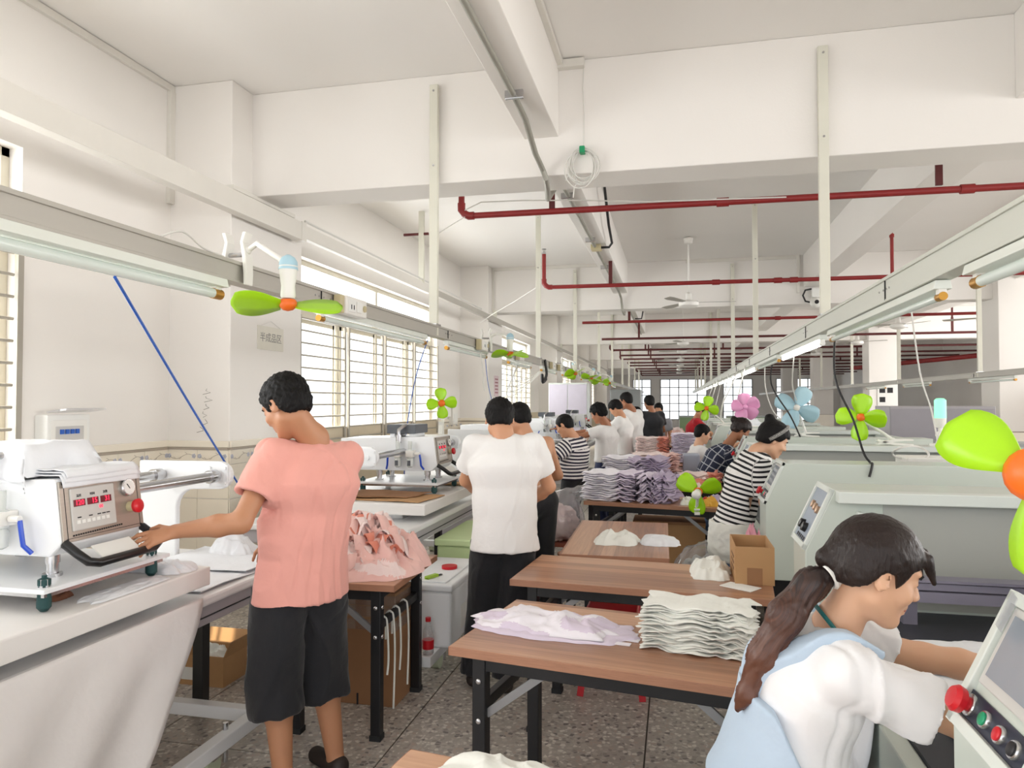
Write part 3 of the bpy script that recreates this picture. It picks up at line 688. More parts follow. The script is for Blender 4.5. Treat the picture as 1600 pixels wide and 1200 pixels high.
    for (a, s) in ((-.145, 1), (-.36, -1)):
        B().cyl((a-.02*s, hy-.04, 1.22), (a+.02*s, hy-.04, 1.22), .012, n=8).build('hose_elbow', M_offw, head, smooth=True)
        B().tube([(a+.02*s, hy-.04, 1.215), (a+.026*s, hy-.04, 1.18), (a+.03*s, hy-.035, 1.13), (a+.045*s, hy-.015, 1.1)], .008, 8).build('blue_hose', mat('hose_blue', (26, 74, 196), .3), head, smooth=True)
    v = B(); v.cyl((-.3, hy-.03, 1.3), (-.3, hy-.03, 1.36), .022, n=12); v.tube([(-.3, hy-.03, 1.36), (-.3, hy-.03, 1.4), (-.27, hy, 1.43), (-.25, hy+.05, 1.43)], .014, 8)
    v.build('exhaust_pipe', M_steel, head, smooth=True)
    vb = B().box(-.42, -.18, hy+.02, hy+.3, 1.37, 1.44).build('valve_box', M_greycase, head, bevel=.006)
    for a in (-.4, -.24): B().box(a, a+.04, hy+.04, hy+.28, 1.335, 1.372).build('valve_foot', M_white, vb)
    return root
M1 = press((-2.05, 2.05), 'white press machine with red digital display under white cloths', full=True)
M2 = press((-1.78, 5.22), 'white press machine on a table with cardboard sheets behind the pink rags', frame_x=.42, frame_y=(-1.335, .9), table_y=(-.85, 1.35), bolt_top=.166)
for k in range(3):
    dup(M2, (-1.78-.02*k, 8.45+3.2*k, 0), label=['white press machine in front of the striped shirt man', 'white press machine beside the white shirt men',
        'white press machine beside the man in black'][k])
# cardboard sheets on the second slab
def sheet(name, label, cat, pts, z, m, t=.006, wav=.004, seed=0, group=None, nx=18, ny=10):
    """a slightly buckled sheet given by four floor-plan corners"""
    a, b, c, d = [Vector((*p, 0)) for p in pts]; rr = np.random.RandomState(seed); ph = rr.rand(6)*6.28
    V = []; F = []
    for side in (0, 1):
        for j in range(ny+1):
            for i in range(nx+1):
                u, v = i/nx, j/ny
                p = (a*(1-u)+b*u)*(1-v)+(d*(1-u)+c*u)*v
                h = wav*(1.2+sin(7*u+ph[0]+3*v)*.6+sin(11*v+ph[1])*.5+sin(19*u+4*v+ph[2])*.25)
                V.append((p.x, p.y, z+h+t*side))
    n1 = (nx+1)*(ny+1)
    for j in range(ny):
        for i in range(nx):
            k = j*(nx+1)+i; F.append((k, k+nx+1, k+nx+2, k+1)); F.append((n1+k, n1+k+1, n1+k+nx+2, n1+k+nx+1))
    ring = [i for i in range(nx+1)]+[(j)*(nx+1)+nx for j in range(1, ny+1)]+[ny*(nx+1)+i for i in range(nx-1, -1, -1)]+[j*(nx+1) for j in range(ny-1, 0, -1)]
    for q in range(len(ring)):
        k, l = ring[q], ring[(q+1) % len(ring)]; F.append((k, l, n1+l, n1+k))
    o = meshobj(name, V, F, m, smooth=False)
    if label: tag(o, label, cat, group)
    return o
sheet('cardboard_sheet', 'brown corrugated sheet lying at the front of the second press slab', 'cardboard', ((-2.3, 4.72), (-1.72, 4.66), (-1.66, 5.05), (-2.28, 5.12)), .922, M_card, seed=1)
sheet('cardboard_sheet', 'brown corrugated sheet tucked under the second heating plate', 'cardboard', ((-2.34, 4.74), (-1.85, 4.76), (-1.78, 5.1), (-2.36, 5.13)), .936, M_cardd, seed=2)
sheet('cardboard_sheet', 'torn brown cardboard at the back corner of the second press slab', 'cardboard', ((-1.95, 5.7), (-1.7, 5.69), (-1.68, 5.86), (-1.98, 5.86)), .922, M_card, seed=3, t=.012)
q = B()
q.prism([(0, 0), (.24, 0), (.22, .1), (.12, .16), (.03, .15), (0, .08)], (-2.52, 4.9, .92), (1, 0, 0), (0, .2, .98), (0, 1, 0), .006)
tag(q.build('cardboard_flap', M_cardd), 'upright bent cardboard flap beside the second press end plate', 'cardboard')
# ================================================ WOODEN WORK TABLES
def woodmat():
    m, nt, b = newmat('laminate_wood'); N = nt.nodes; L = nt.links
    tc = N.new('ShaderNodeTexCoord'); sx = N.new('ShaderNodeSeparateXYZ'); L.new(tc.outputs['Object'], sx.inputs[0])
    # strips across the short side
    mu = N.new('ShaderNodeMath'); mu.operation = 'MULTIPLY'; mu.inputs[1].default_value = 13.5; L.new(sx.outputs[1], mu.inputs[0])
    fl_ = N.new('ShaderNodeMath'); fl_.operation = 'FLOOR'; L.new(mu.outputs[0], fl_.inputs[0])
    mp = N.new('ShaderNodeMapping'); mp.inputs['Scale'].default_value = (1.6, 30, 8); L.new(tc.outputs['Object'], mp.inputs[0])
    nz = N.new('ShaderNodeTexNoise'); nz.inputs['Scale'].default_value = 1.7; nz.inputs['Detail'].default_value = 6; nz.inputs['Distortion'].default_value = .8; L.new(mp.outputs[0], nz.inputs['Vector'])
    wn = N.new('ShaderNodeTexWhiteNoise'); wn.noise_dimensions = '1D'; L.new(fl_.outputs[0], wn.inputs['W'])
    mx0 = N.new('ShaderNodeMath'); mx0.operation = 'MULTIPLY_ADD'; mx0.inputs[1].default_value = .45; L.new(wn.outputs['Value'], mx0.inputs[0])
    ml = N.new('ShaderNodeMath'); ml.operation = 'MULTIPLY'; ml.inputs[1].default_value = .6; L.new(nz.outputs[0], ml.inputs[0]); L.new(ml.outputs[0], mx0.inputs[2])
    r = N.new('ShaderNodeValToRGB'); cr = r.color_ramp
    cr.elements[0].position = .15; cr.elements[0].color = (*lin((134, 95, 74)), 1); cr.elements[1].position = .85; cr.elements[1].color = (*lin((216, 172, 138)), 1)
    e = cr.elements.new(.5); e.color = (*lin((184, 136, 106)), 1)
    L.new(mx0.outputs[0], r.inputs[0]); L.new(r.outputs[0], b.inputs['Base Color']); b.inputs['Roughness'].default_value = .28
    MATS['laminate_wood'] = m; return m
M_wood = woodmat()
M_edge = mat('laminate_edge', (172, 124, 98), .45, var=.25, scale=10, stretch=(2, 2, 40))
M_brace = mat('brace_grey', (150, 150, 152), .4, metal=.4)
def table(label, cx, cy, rz, L_=1.2, Wd=.6, H_=.745, group=None):
    root = thing('work_table', label, 'table', (cx, cy, 0), rz, group)
    B().box(-L_/2+.003, L_/2-.003, -Wd/2+.003, Wd/2-.003, H_-.03, H_).build('table_top', M_wood, root, bevel=.002)
    e = B(); e.box(-L_/2, L_/2, -Wd/2, -Wd/2+.003, H_-.031, H_-.001); e.box(-L_/2, L_/2, Wd/2-.003, Wd/2, H_-.031, H_-.001)
    e.box(-L_/2, -L_/2+.003, -Wd/2, Wd/2, H_-.031, H_-.001); e.box(L_/2-.003, L_/2, -Wd/2, Wd/2, H_-.031, H_-.001)
    e.build('edge_band', M_edge, root)
    lx, ly = L_/2-.105, Wd/2-.055
    f = B()
    for s in (-1, 1):
        f.box(-lx, lx, s*ly-.018, s*ly+.018, H_-.085, H_-.031); f.box(s*lx-.018, s*lx+.018, -ly, ly, H_-.085, H_-.031)
    f.build('apron_frame', M_black, root, bevel=.003)
    for sx in (-1, 1):
        for sy in (-1, 1):
            lg = B().box(sx*lx-.025, sx*lx+.025, sy*ly-.025, sy*ly+.025, .0, H_-.03).build('leg', M_black, root, bevel=.004)
            B().box(sx*lx-.028, sx*lx+.028, sy*ly-.028, sy*ly+.028, .0, .025).build('foot_cap', M_rubber, lg)
            for zz in (H_-.12, H_-.26):
                b_ = B(); b_.ball((sx*lx, sy*(ly+.025), zz), .011, 10, 6, (1, .6, 1)); b_.ball((sx*(lx+.025), sy*ly, zz), .011, 10, 6, (.6, 1, 1))
                b_.build('bolt_head', M_steel, lg, smooth=True)
        B().box(sx*lx-.015, sx*lx+.015, -ly, ly, H_-.235, H_-.195).build('end_bar', M_black, root, bevel=.003)
    for sy in (-1, 1):
        for sx in (-1, 1): B().bar((sx*(lx-.02), sy*(ly-.004), H_-.24), (sx*(lx-.24), sy*(ly-.004), H_-.07), .012, .028).build('folding_brace', M_brace, root)
    return root
def table_at(label, nl, nr_dir, L_=1.2, Wd=.6, **k):
    """near-left corner and direction of the near edge"""
    d = Vector((*nr_dir, 0)).normalized(); n = Vector((-d.y, d.x, 0)); c = Vector((*nl, 0))+d*L_/2+n*Wd/2
    return table(label, c.x, c.y, atan2(d.y, d.x), L_, Wd, **k)
table_at('wooden table with a lilac garment heap and white cloth stack', (-.796, 2.464), (.972, -.159), 1.2, .66)
table_at('wooden table holding an open cardboard box and cream cloth', (-.80, 3.455), (1.232, -.103), 1.23, .6)
table_at('wooden table set lengthwise with two pale cloths on it', (-.036, 4.10), (-.02, 1.2), 1.2, .62)
table_at('wooden table holding a single white ribbed garment', (-.74, 1.13), (.99, -.14), .95, .6)
table_at('wooden table carrying the tall lilac garment stacks', (-.79, 6.29), (1.15, -.2), 1.2, .62)
table_at('bare wooden table just behind the lilac stacks', (-.74, 7.42), (1.2, -.03), 1.2, .6)
table_at('wooden table with pink garment stacks', (-.74, 8.65), (1.2, .0), 1.2, .6)
table_at('wooden table with pink and lilac stacks next to the seated man', (-.6, 10.3), (1.2, .0), 1.06, .7)
table_at('dark edged work table in front of the green cabinet', (-1.1, 14.6), (1.2, 0), 1.55, .7)
table_at('small work table behind the white shirt man with curly hair', (-.92, 8.3), (0.04, 1), .5, .4)
table('small wooden table carrying the heap of pink rags', -1.62, 3.53, radians(2), .62, .7, .75)
# ================================================ CUTTING MACHINES (right row)
M_screen = mat('touch_screen', (150, 158, 168), .12, var=.06, spec=.6)
M_panelbl = mat('knob_panel_blue', (150, 162, 178), .4, var=.05)
M_gantry = mat('gantry_rail', (150, 146, 164), .35, metal=.5, var=.06)
def cutter(label, y0, group=None, detail=True):
    root = thing('cutting_machine', label, 'machine', (0, y0, 0))
    x0, x1, W_ = .525, 2.4, 2.23
    prof = [(x0, .55), (x0, 1.0), (x0+.115, 1.25), (x1, 1.25), (x1, .55)]
    # near cabinet
    n = B().prism(prof, (0, 0, 0), (1, 0, 0), (0, 0, 1), (0, 1, 0), .3).build('near_cabinet', M_grey, root, bevel=.006)
    fc = B().prism(prof, (0, W_-.3, 0), (1, 0, 0), (0, 0, 1), (0, 1, 0), .3).build('far_cabinet', M_grey, root, bevel=.006)
    # recessed inner face of the far cabinet, under a top lip
    B().box(x0+.3, x1-.25, W_-.303, W_-.299, .78, 1.2).build('inner_wall', M_greyd, fc)
    B().prism([(x0+.13, .72), (x0+.15, 1.02), (x0+.2, 1.17), (x0+.36, 1.13), (x0+.28, .72)], (0, W_-.34, 0), (1, 0, 0), (0, 0, 1), (0, 1, 0), .045).build('inner_bracket', M_greyl, fc, bevel=.004)
    lip = B(); lip.box(x0+.12, x1, W_-.36, W_-.29, 1.205, 1.252); lip.build('top_lip', M_greyl, fc, bevel=.004)
    B().box(x1-.06, x1, .3, W_-.3, .55, 1.22).build('back_panel', M_grey, root, bevel=.004)
    B().box(x0, x0+.05, .3, W_-.3, .55, .76).build('front_panel', M_grey, root, bevel=.006)
    B().box(x0+.05, x1-.06, .3, W_-.3, .74, .77).build('cutting_bed', M_bed, root)
    for ya, yb in ((.02, .28), (W_-.28, W_-.02)): B().box(x0+.02, x1, ya, yb, .08, .55).build('stand_pedestal', M_black, root)
    B().box(x0+.5, x1, .28, W_-.28, .08, .55).build('stand_panel', M_black, root)     # knee room under the bed
    for sy in (.1, W_-.1):
        for sx in (x0+.12, x1-.12): B().cyl((sx, sy, 0), (sx, sy, .09), .03, n=10).build('foot', M_rubber, root)
    g = B(); g.box(x0+.3, x1-.1, W_-.5, W_-.42, .86, .9); g.box(x0+.3, x1-.1, W_-.49, W_-.43, .905, .93); g.box(x0+.3, x1-.1, W_-.5, W_-.42, .935, .945)
    g.build('gantry_rail', M_gantry, root)
    for a in (x0+.32, x1-.14): B().box(a, a+.05, W_-.48, W_-.44, .77, .87).build('gantry_bracket', M_gantry, root)
    # slanted panels
    u = Vector((.115, 0, .25)); ul = u.length; u.normalize(); nn = Vector((-.25, 0, .115)).normalized(); o_ = Vector((x0, 0, 1.0))
    def P(y, s, d=0): return o_+Vector((0, y, 0))+u*(s*ul)+nn*d
    for yy, par, kind in ((0, n, 0), (W_-.3, fc, 1)):
        e = B(); e.obox(P(yy+.15, .04, .006), (0, 1, 0), u, nn, .15, .012, .008); e.obox(P(yy+.15, .97, .006), (0, 1, 0), u, nn, .15, .012, .008)
        e.obox(P(yy+.012, .5, .006), (0, 1, 0), u, nn, .012, .14, .008); e.obox(P(yy+.288, .5, .006), (0, 1, 0), u, nn, .012, .14, .008)
        e.build('panel_frame', M_greyl, par, bevel=.002)
        if kind == 0:
            B().obox(P(yy+.15, .63, .003), (0, 1, 0), u, nn, .12, .08, .003).build('screen_bezel', M_keypad, par, bevel=.003)
            B().obox(P(yy+.15, .64, .007), (0, 1, 0), u, nn, .1, .062, .002).build('touch_screen', M_screen, par)
            B().obox(P(yy+.15, .18, .002), (0, 1, 0), u, nn, .125, .026, .002).build('button_strip', mat('button_strip_navy', (36, 42, 60), .4), par)
            for k_, (by, c_) in enumerate(((.25, M_redp), (.185, mat('button_green', (20, 150, 104), .35)), (.125, M_redp), (.07, M_black))):
                r1 = .022 if k_ == 0 else .0165
                bo = B().lathe(P(yy+by, .18, .003), nn, [(0, r1), (.008, r1), (.01, r1*.9)], 16).build('button_ring', M_steel, par, smooth=True)
                if k_ == 0: B().lathe(P(yy+by, .18, .01), nn, [(0, .014), (.012, .014), (.014, .024), (.026, .026), (.034, .02), (.036, .003)], 18).build('stop_button', c_, par, smooth=True)
                else: B().lathe(P(yy+by, .18, .011), nn, [(0, r1*.75), (.004, r1*.75), (.006, r1*.5)], 14).build('push_button', c_, par, smooth=True)
            tp = B().obox(P(yy+.268, .86, .016), (0, 1, .35), u, nn, .012, .035, .001); tp.build('clear_tape', M_poly, par)
        else:
            B().obox(P(yy+.15, .5, .003), (0, 1, 0), u, nn, .125, .125, .003).build('knob_panel', M_panelbl, par)
            for by, s_ in ((.19, .66), (.13, .64), (.07, .62)): B().lathe(P(yy+by, s_, .005), nn, [(0, .017), (.012, .017), (.014, .012)], 14).build('key_switch', mat('brass_switch', (206, 170, 140), .3, metal=.6), par, smooth=True)
            for by, s_ in ((.2, .3), (.13, .28)): B().lathe(P(yy+by, s_, .005), nn, [(0, .022), (.02, .02), (.022, .015)], 14).build('knob', M_blackp, par, smooth=True)
            l_ = B()
            for i in range(6): l_.obox(P(yy+.05+.035*i, .12, .0065), (0, 1, 0), u, nn, .012, .008, .0005)
            l_.build('panel_lettering', M_ink, par)
    if detail:
        h = B()
        for hx, hz in ((.85, .86), (.88, .82), (.9, .62)): h.cyl((hx, -.001, hz), (hx, .004, hz), .006, n=8)
        h.build('bolt_hole', M_ink, n)
    return root
CUT = [1.27, 4.55, 7.85, 11.15, 14.45, 17.8]
labs = ['grey cutting machine with touch screen and red stop button, worked by the woman in overalls', 'grey cutting machine worked by the striped top woman', 'grey cutting machine worked by the person in plaid',
        'grey cutting machine in front of the seated man', 'grey cutting machine in front of the woman in red', 'furthest grey cutting machine of the right row']
c0 = cutter(labs[0], CUT[0])
for k in range(1, 5): dup(c0, (.09 if k == 2 else 0, CUT[k], 0), label=labs[k])
# ================================================ IMPLICIT SURFACES (bodies, clothes, heaps)
def V3(p): return np.array([float(p[0]), float(p[1]), float(p[2])])
def unit(v): v = np.asarray(v, float); return v/max(1e-9, np.linalg.norm(v))
def hash01(ix, iy, iz, seed):
    n = (ix.astype(np.int64)*374761393+iy.astype(np.int64)*668265263+iz.astype(np.int64)*2147483647+seed*974634777) & 0xffffffff
    n = ((n ^ (n >> 13))*1274126177) & 0xffffffff
    return ((n ^ (n >> 16)) & 0xffff)/65535.0
def vnoise(P, seed=0):
    P = np.asarray(P, float); I = np.floor(P).astype(np.int64); f = P-I; f = f*f*(3-2*f); r = 0
    for dx in (0, 1):
        for dy in (0, 1):
            for dz in (0, 1):
                w = (f[:, 0] if dx else 1-f[:, 0])*(f[:, 1] if dy else 1-f[:, 1])*(f[:, 2] if dz else 1-f[:, 2])
                r = r+w*hash01(I[:, 0]+dx, I[:, 1]+dy, I[:, 2]+dz, seed)
    return r*2-1
class Field:
    def __init__(s, lo, hi, h):
        s.lo = np.asarray(lo, float); s.h = h; s.n = np.maximum(4, np.ceil((np.asarray(hi, float)-s.lo)/h).astype(int)+1)
        s.F = np.full(s.n, .5, np.float32)
        s.ax = [s.lo[i]+h*np.arange(s.n[i]) for i in range(3)]
    def blk(s, lo, hi):
        a = np.clip(np.floor((np.asarray(lo)-s.lo)/s.h).astype(int), 0, s.n-1); b = np.clip(np.ceil((np.asarray(hi)-s.lo)/s.h).astype(int)+1, 1, s.n)
        sl = tuple(slice(a[i], max(a[i]+1, b[i])) for i in range(3))
        X = s.ax[0][sl[0]][:, None, None]; Y = s.ax[1][sl[1]][None, :, None]; Z = s.ax[2][sl[2]][None, None, :]
        return sl, X, Y, Z
    def put(s, sl, d, k, sub=False):
        f = s.F[sl]; d = d.astype(np.float32)
        if sub: f = -f
        if k > 0:
            h = np.clip(.5+.5*(d-f)/k, 0, 1); g = d*(1-h)+f*h-k*h*(1-h)
        else: g = np.minimum(f, d)
        s.F[sl] = -g if sub else g
    def cone(s, a, b, r1, r2, k=.02, sub=False, flat=False):
        a = V3(a); b = V3(b); R = max(r1, r2)+k+2*s.h
        sl, X, Y, Z = s.blk(np.minimum(a, b)-R, np.maximum(a, b)+R)
        ba = b-a; L2 = max(1e-9, ba@ba); px, py, pz = X-a[0], Y-a[1], Z-a[2]
        t = (px*ba[0]+py*ba[1]+pz*ba[2])/L2; tc = np.clip(t, 0, 1); q = t if flat else tc
        d = np.sqrt((px-ba[0]*q)**2+(py-ba[1]*q)**2+(pz-ba[2]*q)**2)-(r1+(r2-r1)*tc)
        if flat: L = sqrt(L2); d = np.maximum(d, np.maximum((t-1)*L, -t*L))
        s.put(sl, d, k, sub)
    def ecap(s, a, b, side, ra, rb, k=.03, front=None):
        """capsule with an elliptical section: ra=(half width, half depth) at a, rb at b"""
        a = V3(a); b = V3(b); R = max(ra[0], rb[0], ra[1], rb[1])+k+2*s.h
        sl, X, Y, Z = s.blk(np.minimum(a, b)-R, np.maximum(a, b)+R)
        ba = b-a; L2 = max(1e-9, ba@ba); w = ba/sqrt(L2); u = unit(side-w*(np.asarray(side)@w)); v = np.cross(w, u)
        px, py, pz = X-a[0], Y-a[1], Z-a[2]
        t = np.clip((px*ba[0]+py*ba[1]+pz*ba[2])/L2, 0, 1)
        qx, qy, qz = px-ba[0]*t, py-ba[1]*t, pz-ba[2]*t
        cu = qx*u[0]+qy*u[1]+qz*u[2]; cv = qx*v[0]+qy*v[1]+qz*v[2]; cw = qx*w[0]+qy*w[1]+qz*w[2]
        ru = ra[0]+(rb[0]-ra[0])*t; rv = ra[1]+(rb[1]-ra[1])*t; rm = np.minimum(ru, rv)
        d = (np.sqrt((cu/ru)**2+(cv/rv)**2+(cw/rm)**2)-1)*rm
        s.put(sl, d, k)
    def ell(s, c, axes, r, k=.01, sub=False):
        c = V3(c); R = max(r)+k+2*s.h; sl, X, Y, Z = s.blk(c-R, c+R)
        px, py, pz = X-c[0], Y-c[1], Z-c[2]; q = [px*a[0]+py*a[1]+pz*a[2] for a in axes]
        k0 = np.sqrt(sum((q[i]/r[i])**2 for i in range(3))); k1 = np.sqrt(sum((q[i]/r[i]**2)**2 for i in range(3)))+1e-9
        s.put(sl, k0*(k0-1)/k1, k, sub)
    def half(s, p, n, k=.0):
        """remove everything on the +n side of the plane"""
        p = V3(p); n = unit(n); X = s.ax[0][:, None, None]; Y = s.ax[1][None, :, None]; Z = s.ax[2][None, None, :]
        d = (X-p[0])*n[0]+(Y-p[1])*n[1]+(Z-p[2])*n[2]
        s.F = np.maximum(s.F, d.astype(np.float32))
    def mesh(s):
        F = s.F; F[0] = F[-1] = .5; F[:, 0] = F[:, -1] = .5; F[:, :, 0] = F[:, :, -1] = .5
        nx, ny, nz = F.shape; sg = F < 0
        c = np.zeros((nx-1, ny-1, nz-1), np.uint8)
        for dx in (0, 1):
            for dy in (0, 1):
                for dz in (0, 1): c += sg[dx:nx-1+dx, dy:ny-1+dy, dz:nz-1+dz]
        act = (c > 0) & (c < 8); idx = np.argwhere(act)
        if len(idx) == 0: return np.zeros((0, 3)), np.zeros((0, 4), int)
        ids = np.full(act.shape, -1, np.int32); ids[act] = np.arange(len(idx))
        acc = np.zeros((len(idx), 3)); cnt = np.zeros(len(idx))
        cs = [(0,0,0),(1,0,0),(0,1,0),(1,1,0),(0,0,1),(1,0,1),(0,1,1),(1,1,1)]
        val = [F[idx[:, 0]+o[0], idx[:, 1]+o[1], idx[:, 2]+o[2]] for o in cs]
        for i in range(8):
            for ax in range(3):
                if cs[i][ax]: continue
                o2 = list(cs[i]); o2[ax] = 1; j = o2[0]+2*o2[1]+4*o2[2]
                a, b = val[i], val[j]; m = (a < 0) != (b < 0)
                t = np.where(m, a/np.where(m, a-b, 1), 0)
                p = np.tile(np.array(cs[i], float), (len(idx), 1)); p[:, ax] += t
                acc[m] += p[m]; cnt[m] += 1
        V = s.lo+s.h*(idx+acc/cnt[:, None])
        Fs = []
        for ax in range(3):
            o1, o2 = [(1, 2), (2, 0), (0, 1)][ax]
            a = [slice(1, -1)]*3; a[ax] = slice(0, -1); b = [slice(1, -1)]*3; b[ax] = slice(1, None)
            A, Bq = sg[tuple(a)], sg[tuple(b)]; e = np.argwhere(A != Bq)
            if len(e) == 0: continue
            flip = A[e[:, 0], e[:, 1], e[:, 2]]
            base = e.copy()+1; base[:, ax] -= 1
            def cell(d1, d2):
                q = base.copy(); q[:, o1] -= d1; q[:, o2] -= d2; return ids[q[:, 0], q[:, 1], q[:, 2]]
            Q = np.stack([cell(1, 1), cell(0, 1), cell(0, 0), cell(1, 0)], 1)
            Q[~flip] = Q[~flip][:, ::-1]; Fs.append(Q)
        return V, np.concatenate(Fs)
def vnormals(V, Q):
    n = np.cross(V[Q[:, 2]]-V[Q[:, 0]], V[Q[:, 3]]-V[Q[:, 1]]); N = np.zeros_like(V)
    for i in range(4): np.add.at(N, Q[:, i], n)
    return N/np.maximum(1e-9, np.linalg.norm(N, axis=1))[:, None]
def relax(V, Q, it=1, f=.5):
    for _ in range(it):
        S_ = np.zeros_like(V); c = np.zeros(len(V))
        for i in range(4):
            a, b = Q[:, i], Q[:, (i+1) % 4]; np.add.at(S_, a, V[b]); np.add.at(S_, b, V[a]); np.add.at(c, a, 1); np.add.at(c, b, 1)
        V = V*(1-f)+f*S_/np.maximum(1, c)[:, None]
    return V
def folds(V, N, amp, fr, seed, stretch=(1, 1, .45)):
    """cloth folds: ridged noise pushed along the normals"""
    P = V*np.array(stretch)*fr; w = np.stack([vnoise(P*.6+7, seed+1), vnoise(P*.6+19, seed+2), vnoise(P*.6+31, seed+3)], 1)
    n1 = vnoise(P+w*.9, seed); n2 = vnoise(P*2.1+w, seed+5)
    n3 = vnoise(P*1.3+w*1.5+50, seed+9)
    return V+N*(amp*(.8-1.5*np.abs(n1)**.75-.7*np.clip(.25-np.abs(n3), 0, 1)*4*.6+.3*n2))[:, None]
# ------------------------------------------------ people
def clothmat(name, rgb, pattern=None, rgb2=None, freq=26, duty=.45, rough=.85, freq2=9, bump=.12):
    if name in MATS: return MATS[name]
    if not pattern: return mat(name, rgb, rough, var=.035, scale=5, bump=.55, bscale=15, sheen=.15)
    m, nt, b = newmat(name); N = nt.nodes; L = nt.links; b.inputs['Roughness'].default_value = rough
    def stripe(att, fq, du):
        a = N.new('ShaderNodeAttribute'); a.attribute_name = att
        mu = N.new('ShaderNodeMath'); mu.operation = 'MULTIPLY'; mu.inputs[1].default_value = fq; L.new(a.outputs['Fac'], mu.inputs[0])
        fr = N.new('ShaderNodeMath'); fr.operation = 'FRACT'; L.new(mu.outputs[0], fr.inputs[0])
        lt = N.new('ShaderNodeMath'); lt.operation = 'LESS_THAN'; lt.inputs[1].default_value = du; L.new(fr.outputs[0], lt.inputs[0]); return lt
    mx = N.new('ShaderNodeMix'); mx.data_type = 'RGBA'; mx.inputs[6].default_value = (*lin(rgb), 1); mx.inputs[7].default_value = (*lin(rgb2), 1)
    s1 = stripe('uu', freq, duty)
    if pattern == 'stripe': L.new(s1.outputs[0], mx.inputs[0])
    else:
        s2 = stripe('vv', freq, duty); ad = N.new('ShaderNodeMath'); ad.operation = 'MAXIMUM'; L.new(s1.outputs[0], ad.inputs[0]); L.new(s2.outputs[0], ad.inputs[1])
        ml = N.new('ShaderNodeMath'); ml.operation = 'MULTIPLY'; ml.inputs[1].default_value = .6; L.new(ad.outputs[0], ml.inputs[0]); L.new(ml.outputs[0], mx.inputs[0])
    L.new(mx.outputs[2], b.inputs['Base Color']); MATS[name] = m; return m
M_skin = mat('skin_tan', (204, 150, 116), .5, var=.05, scale=14, sss=.08)
M_skind = mat('skin_brown', (170, 114, 82), .5, var=.06, scale=14, sss=.08)
M_skinl = mat('skin_fair', (222, 174, 142), .5, var=.05, scale=14, sss=.08)
M_hair = mat('hair_black', (17, 15, 15), .6, spec=.22, var=.3, scale=90, bump=.35, bscale=160, stretch=(1, 1, .35))
M_hairb = mat('hair_dark_brown', (36, 25, 22), .42, spec=.35, var=.35, scale=70, bump=.3, bscale=150, stretch=(1, 1, .35))
M_hairr = mat('hair_red_brown', (92, 54, 40), .4, var=.35, scale=60, bump=.4, bscale=150, stretch=(1, 1, .3))
M_eye = mat('eye_dark', (24, 18, 16), .2)
M_lip = mat('lip', (186, 112, 100), .5)
def ik(a, t, l1, l2, hint):
    d = t-a; L = np.linalg.norm(d); dn = d/max(L, 1e-6); L = min(L, .999*(l1+l2)); L = max(L, abs(l1-l2)+.01)
    x = (l1*l1-l2*l2+L*L)/(2*L); h = sqrt(max(0, l1*l1-x*x)); n = np.asarray(hint, float); n = unit(n-dn*(n@dn))
    return a+dn*x+n*h, a+dn*L
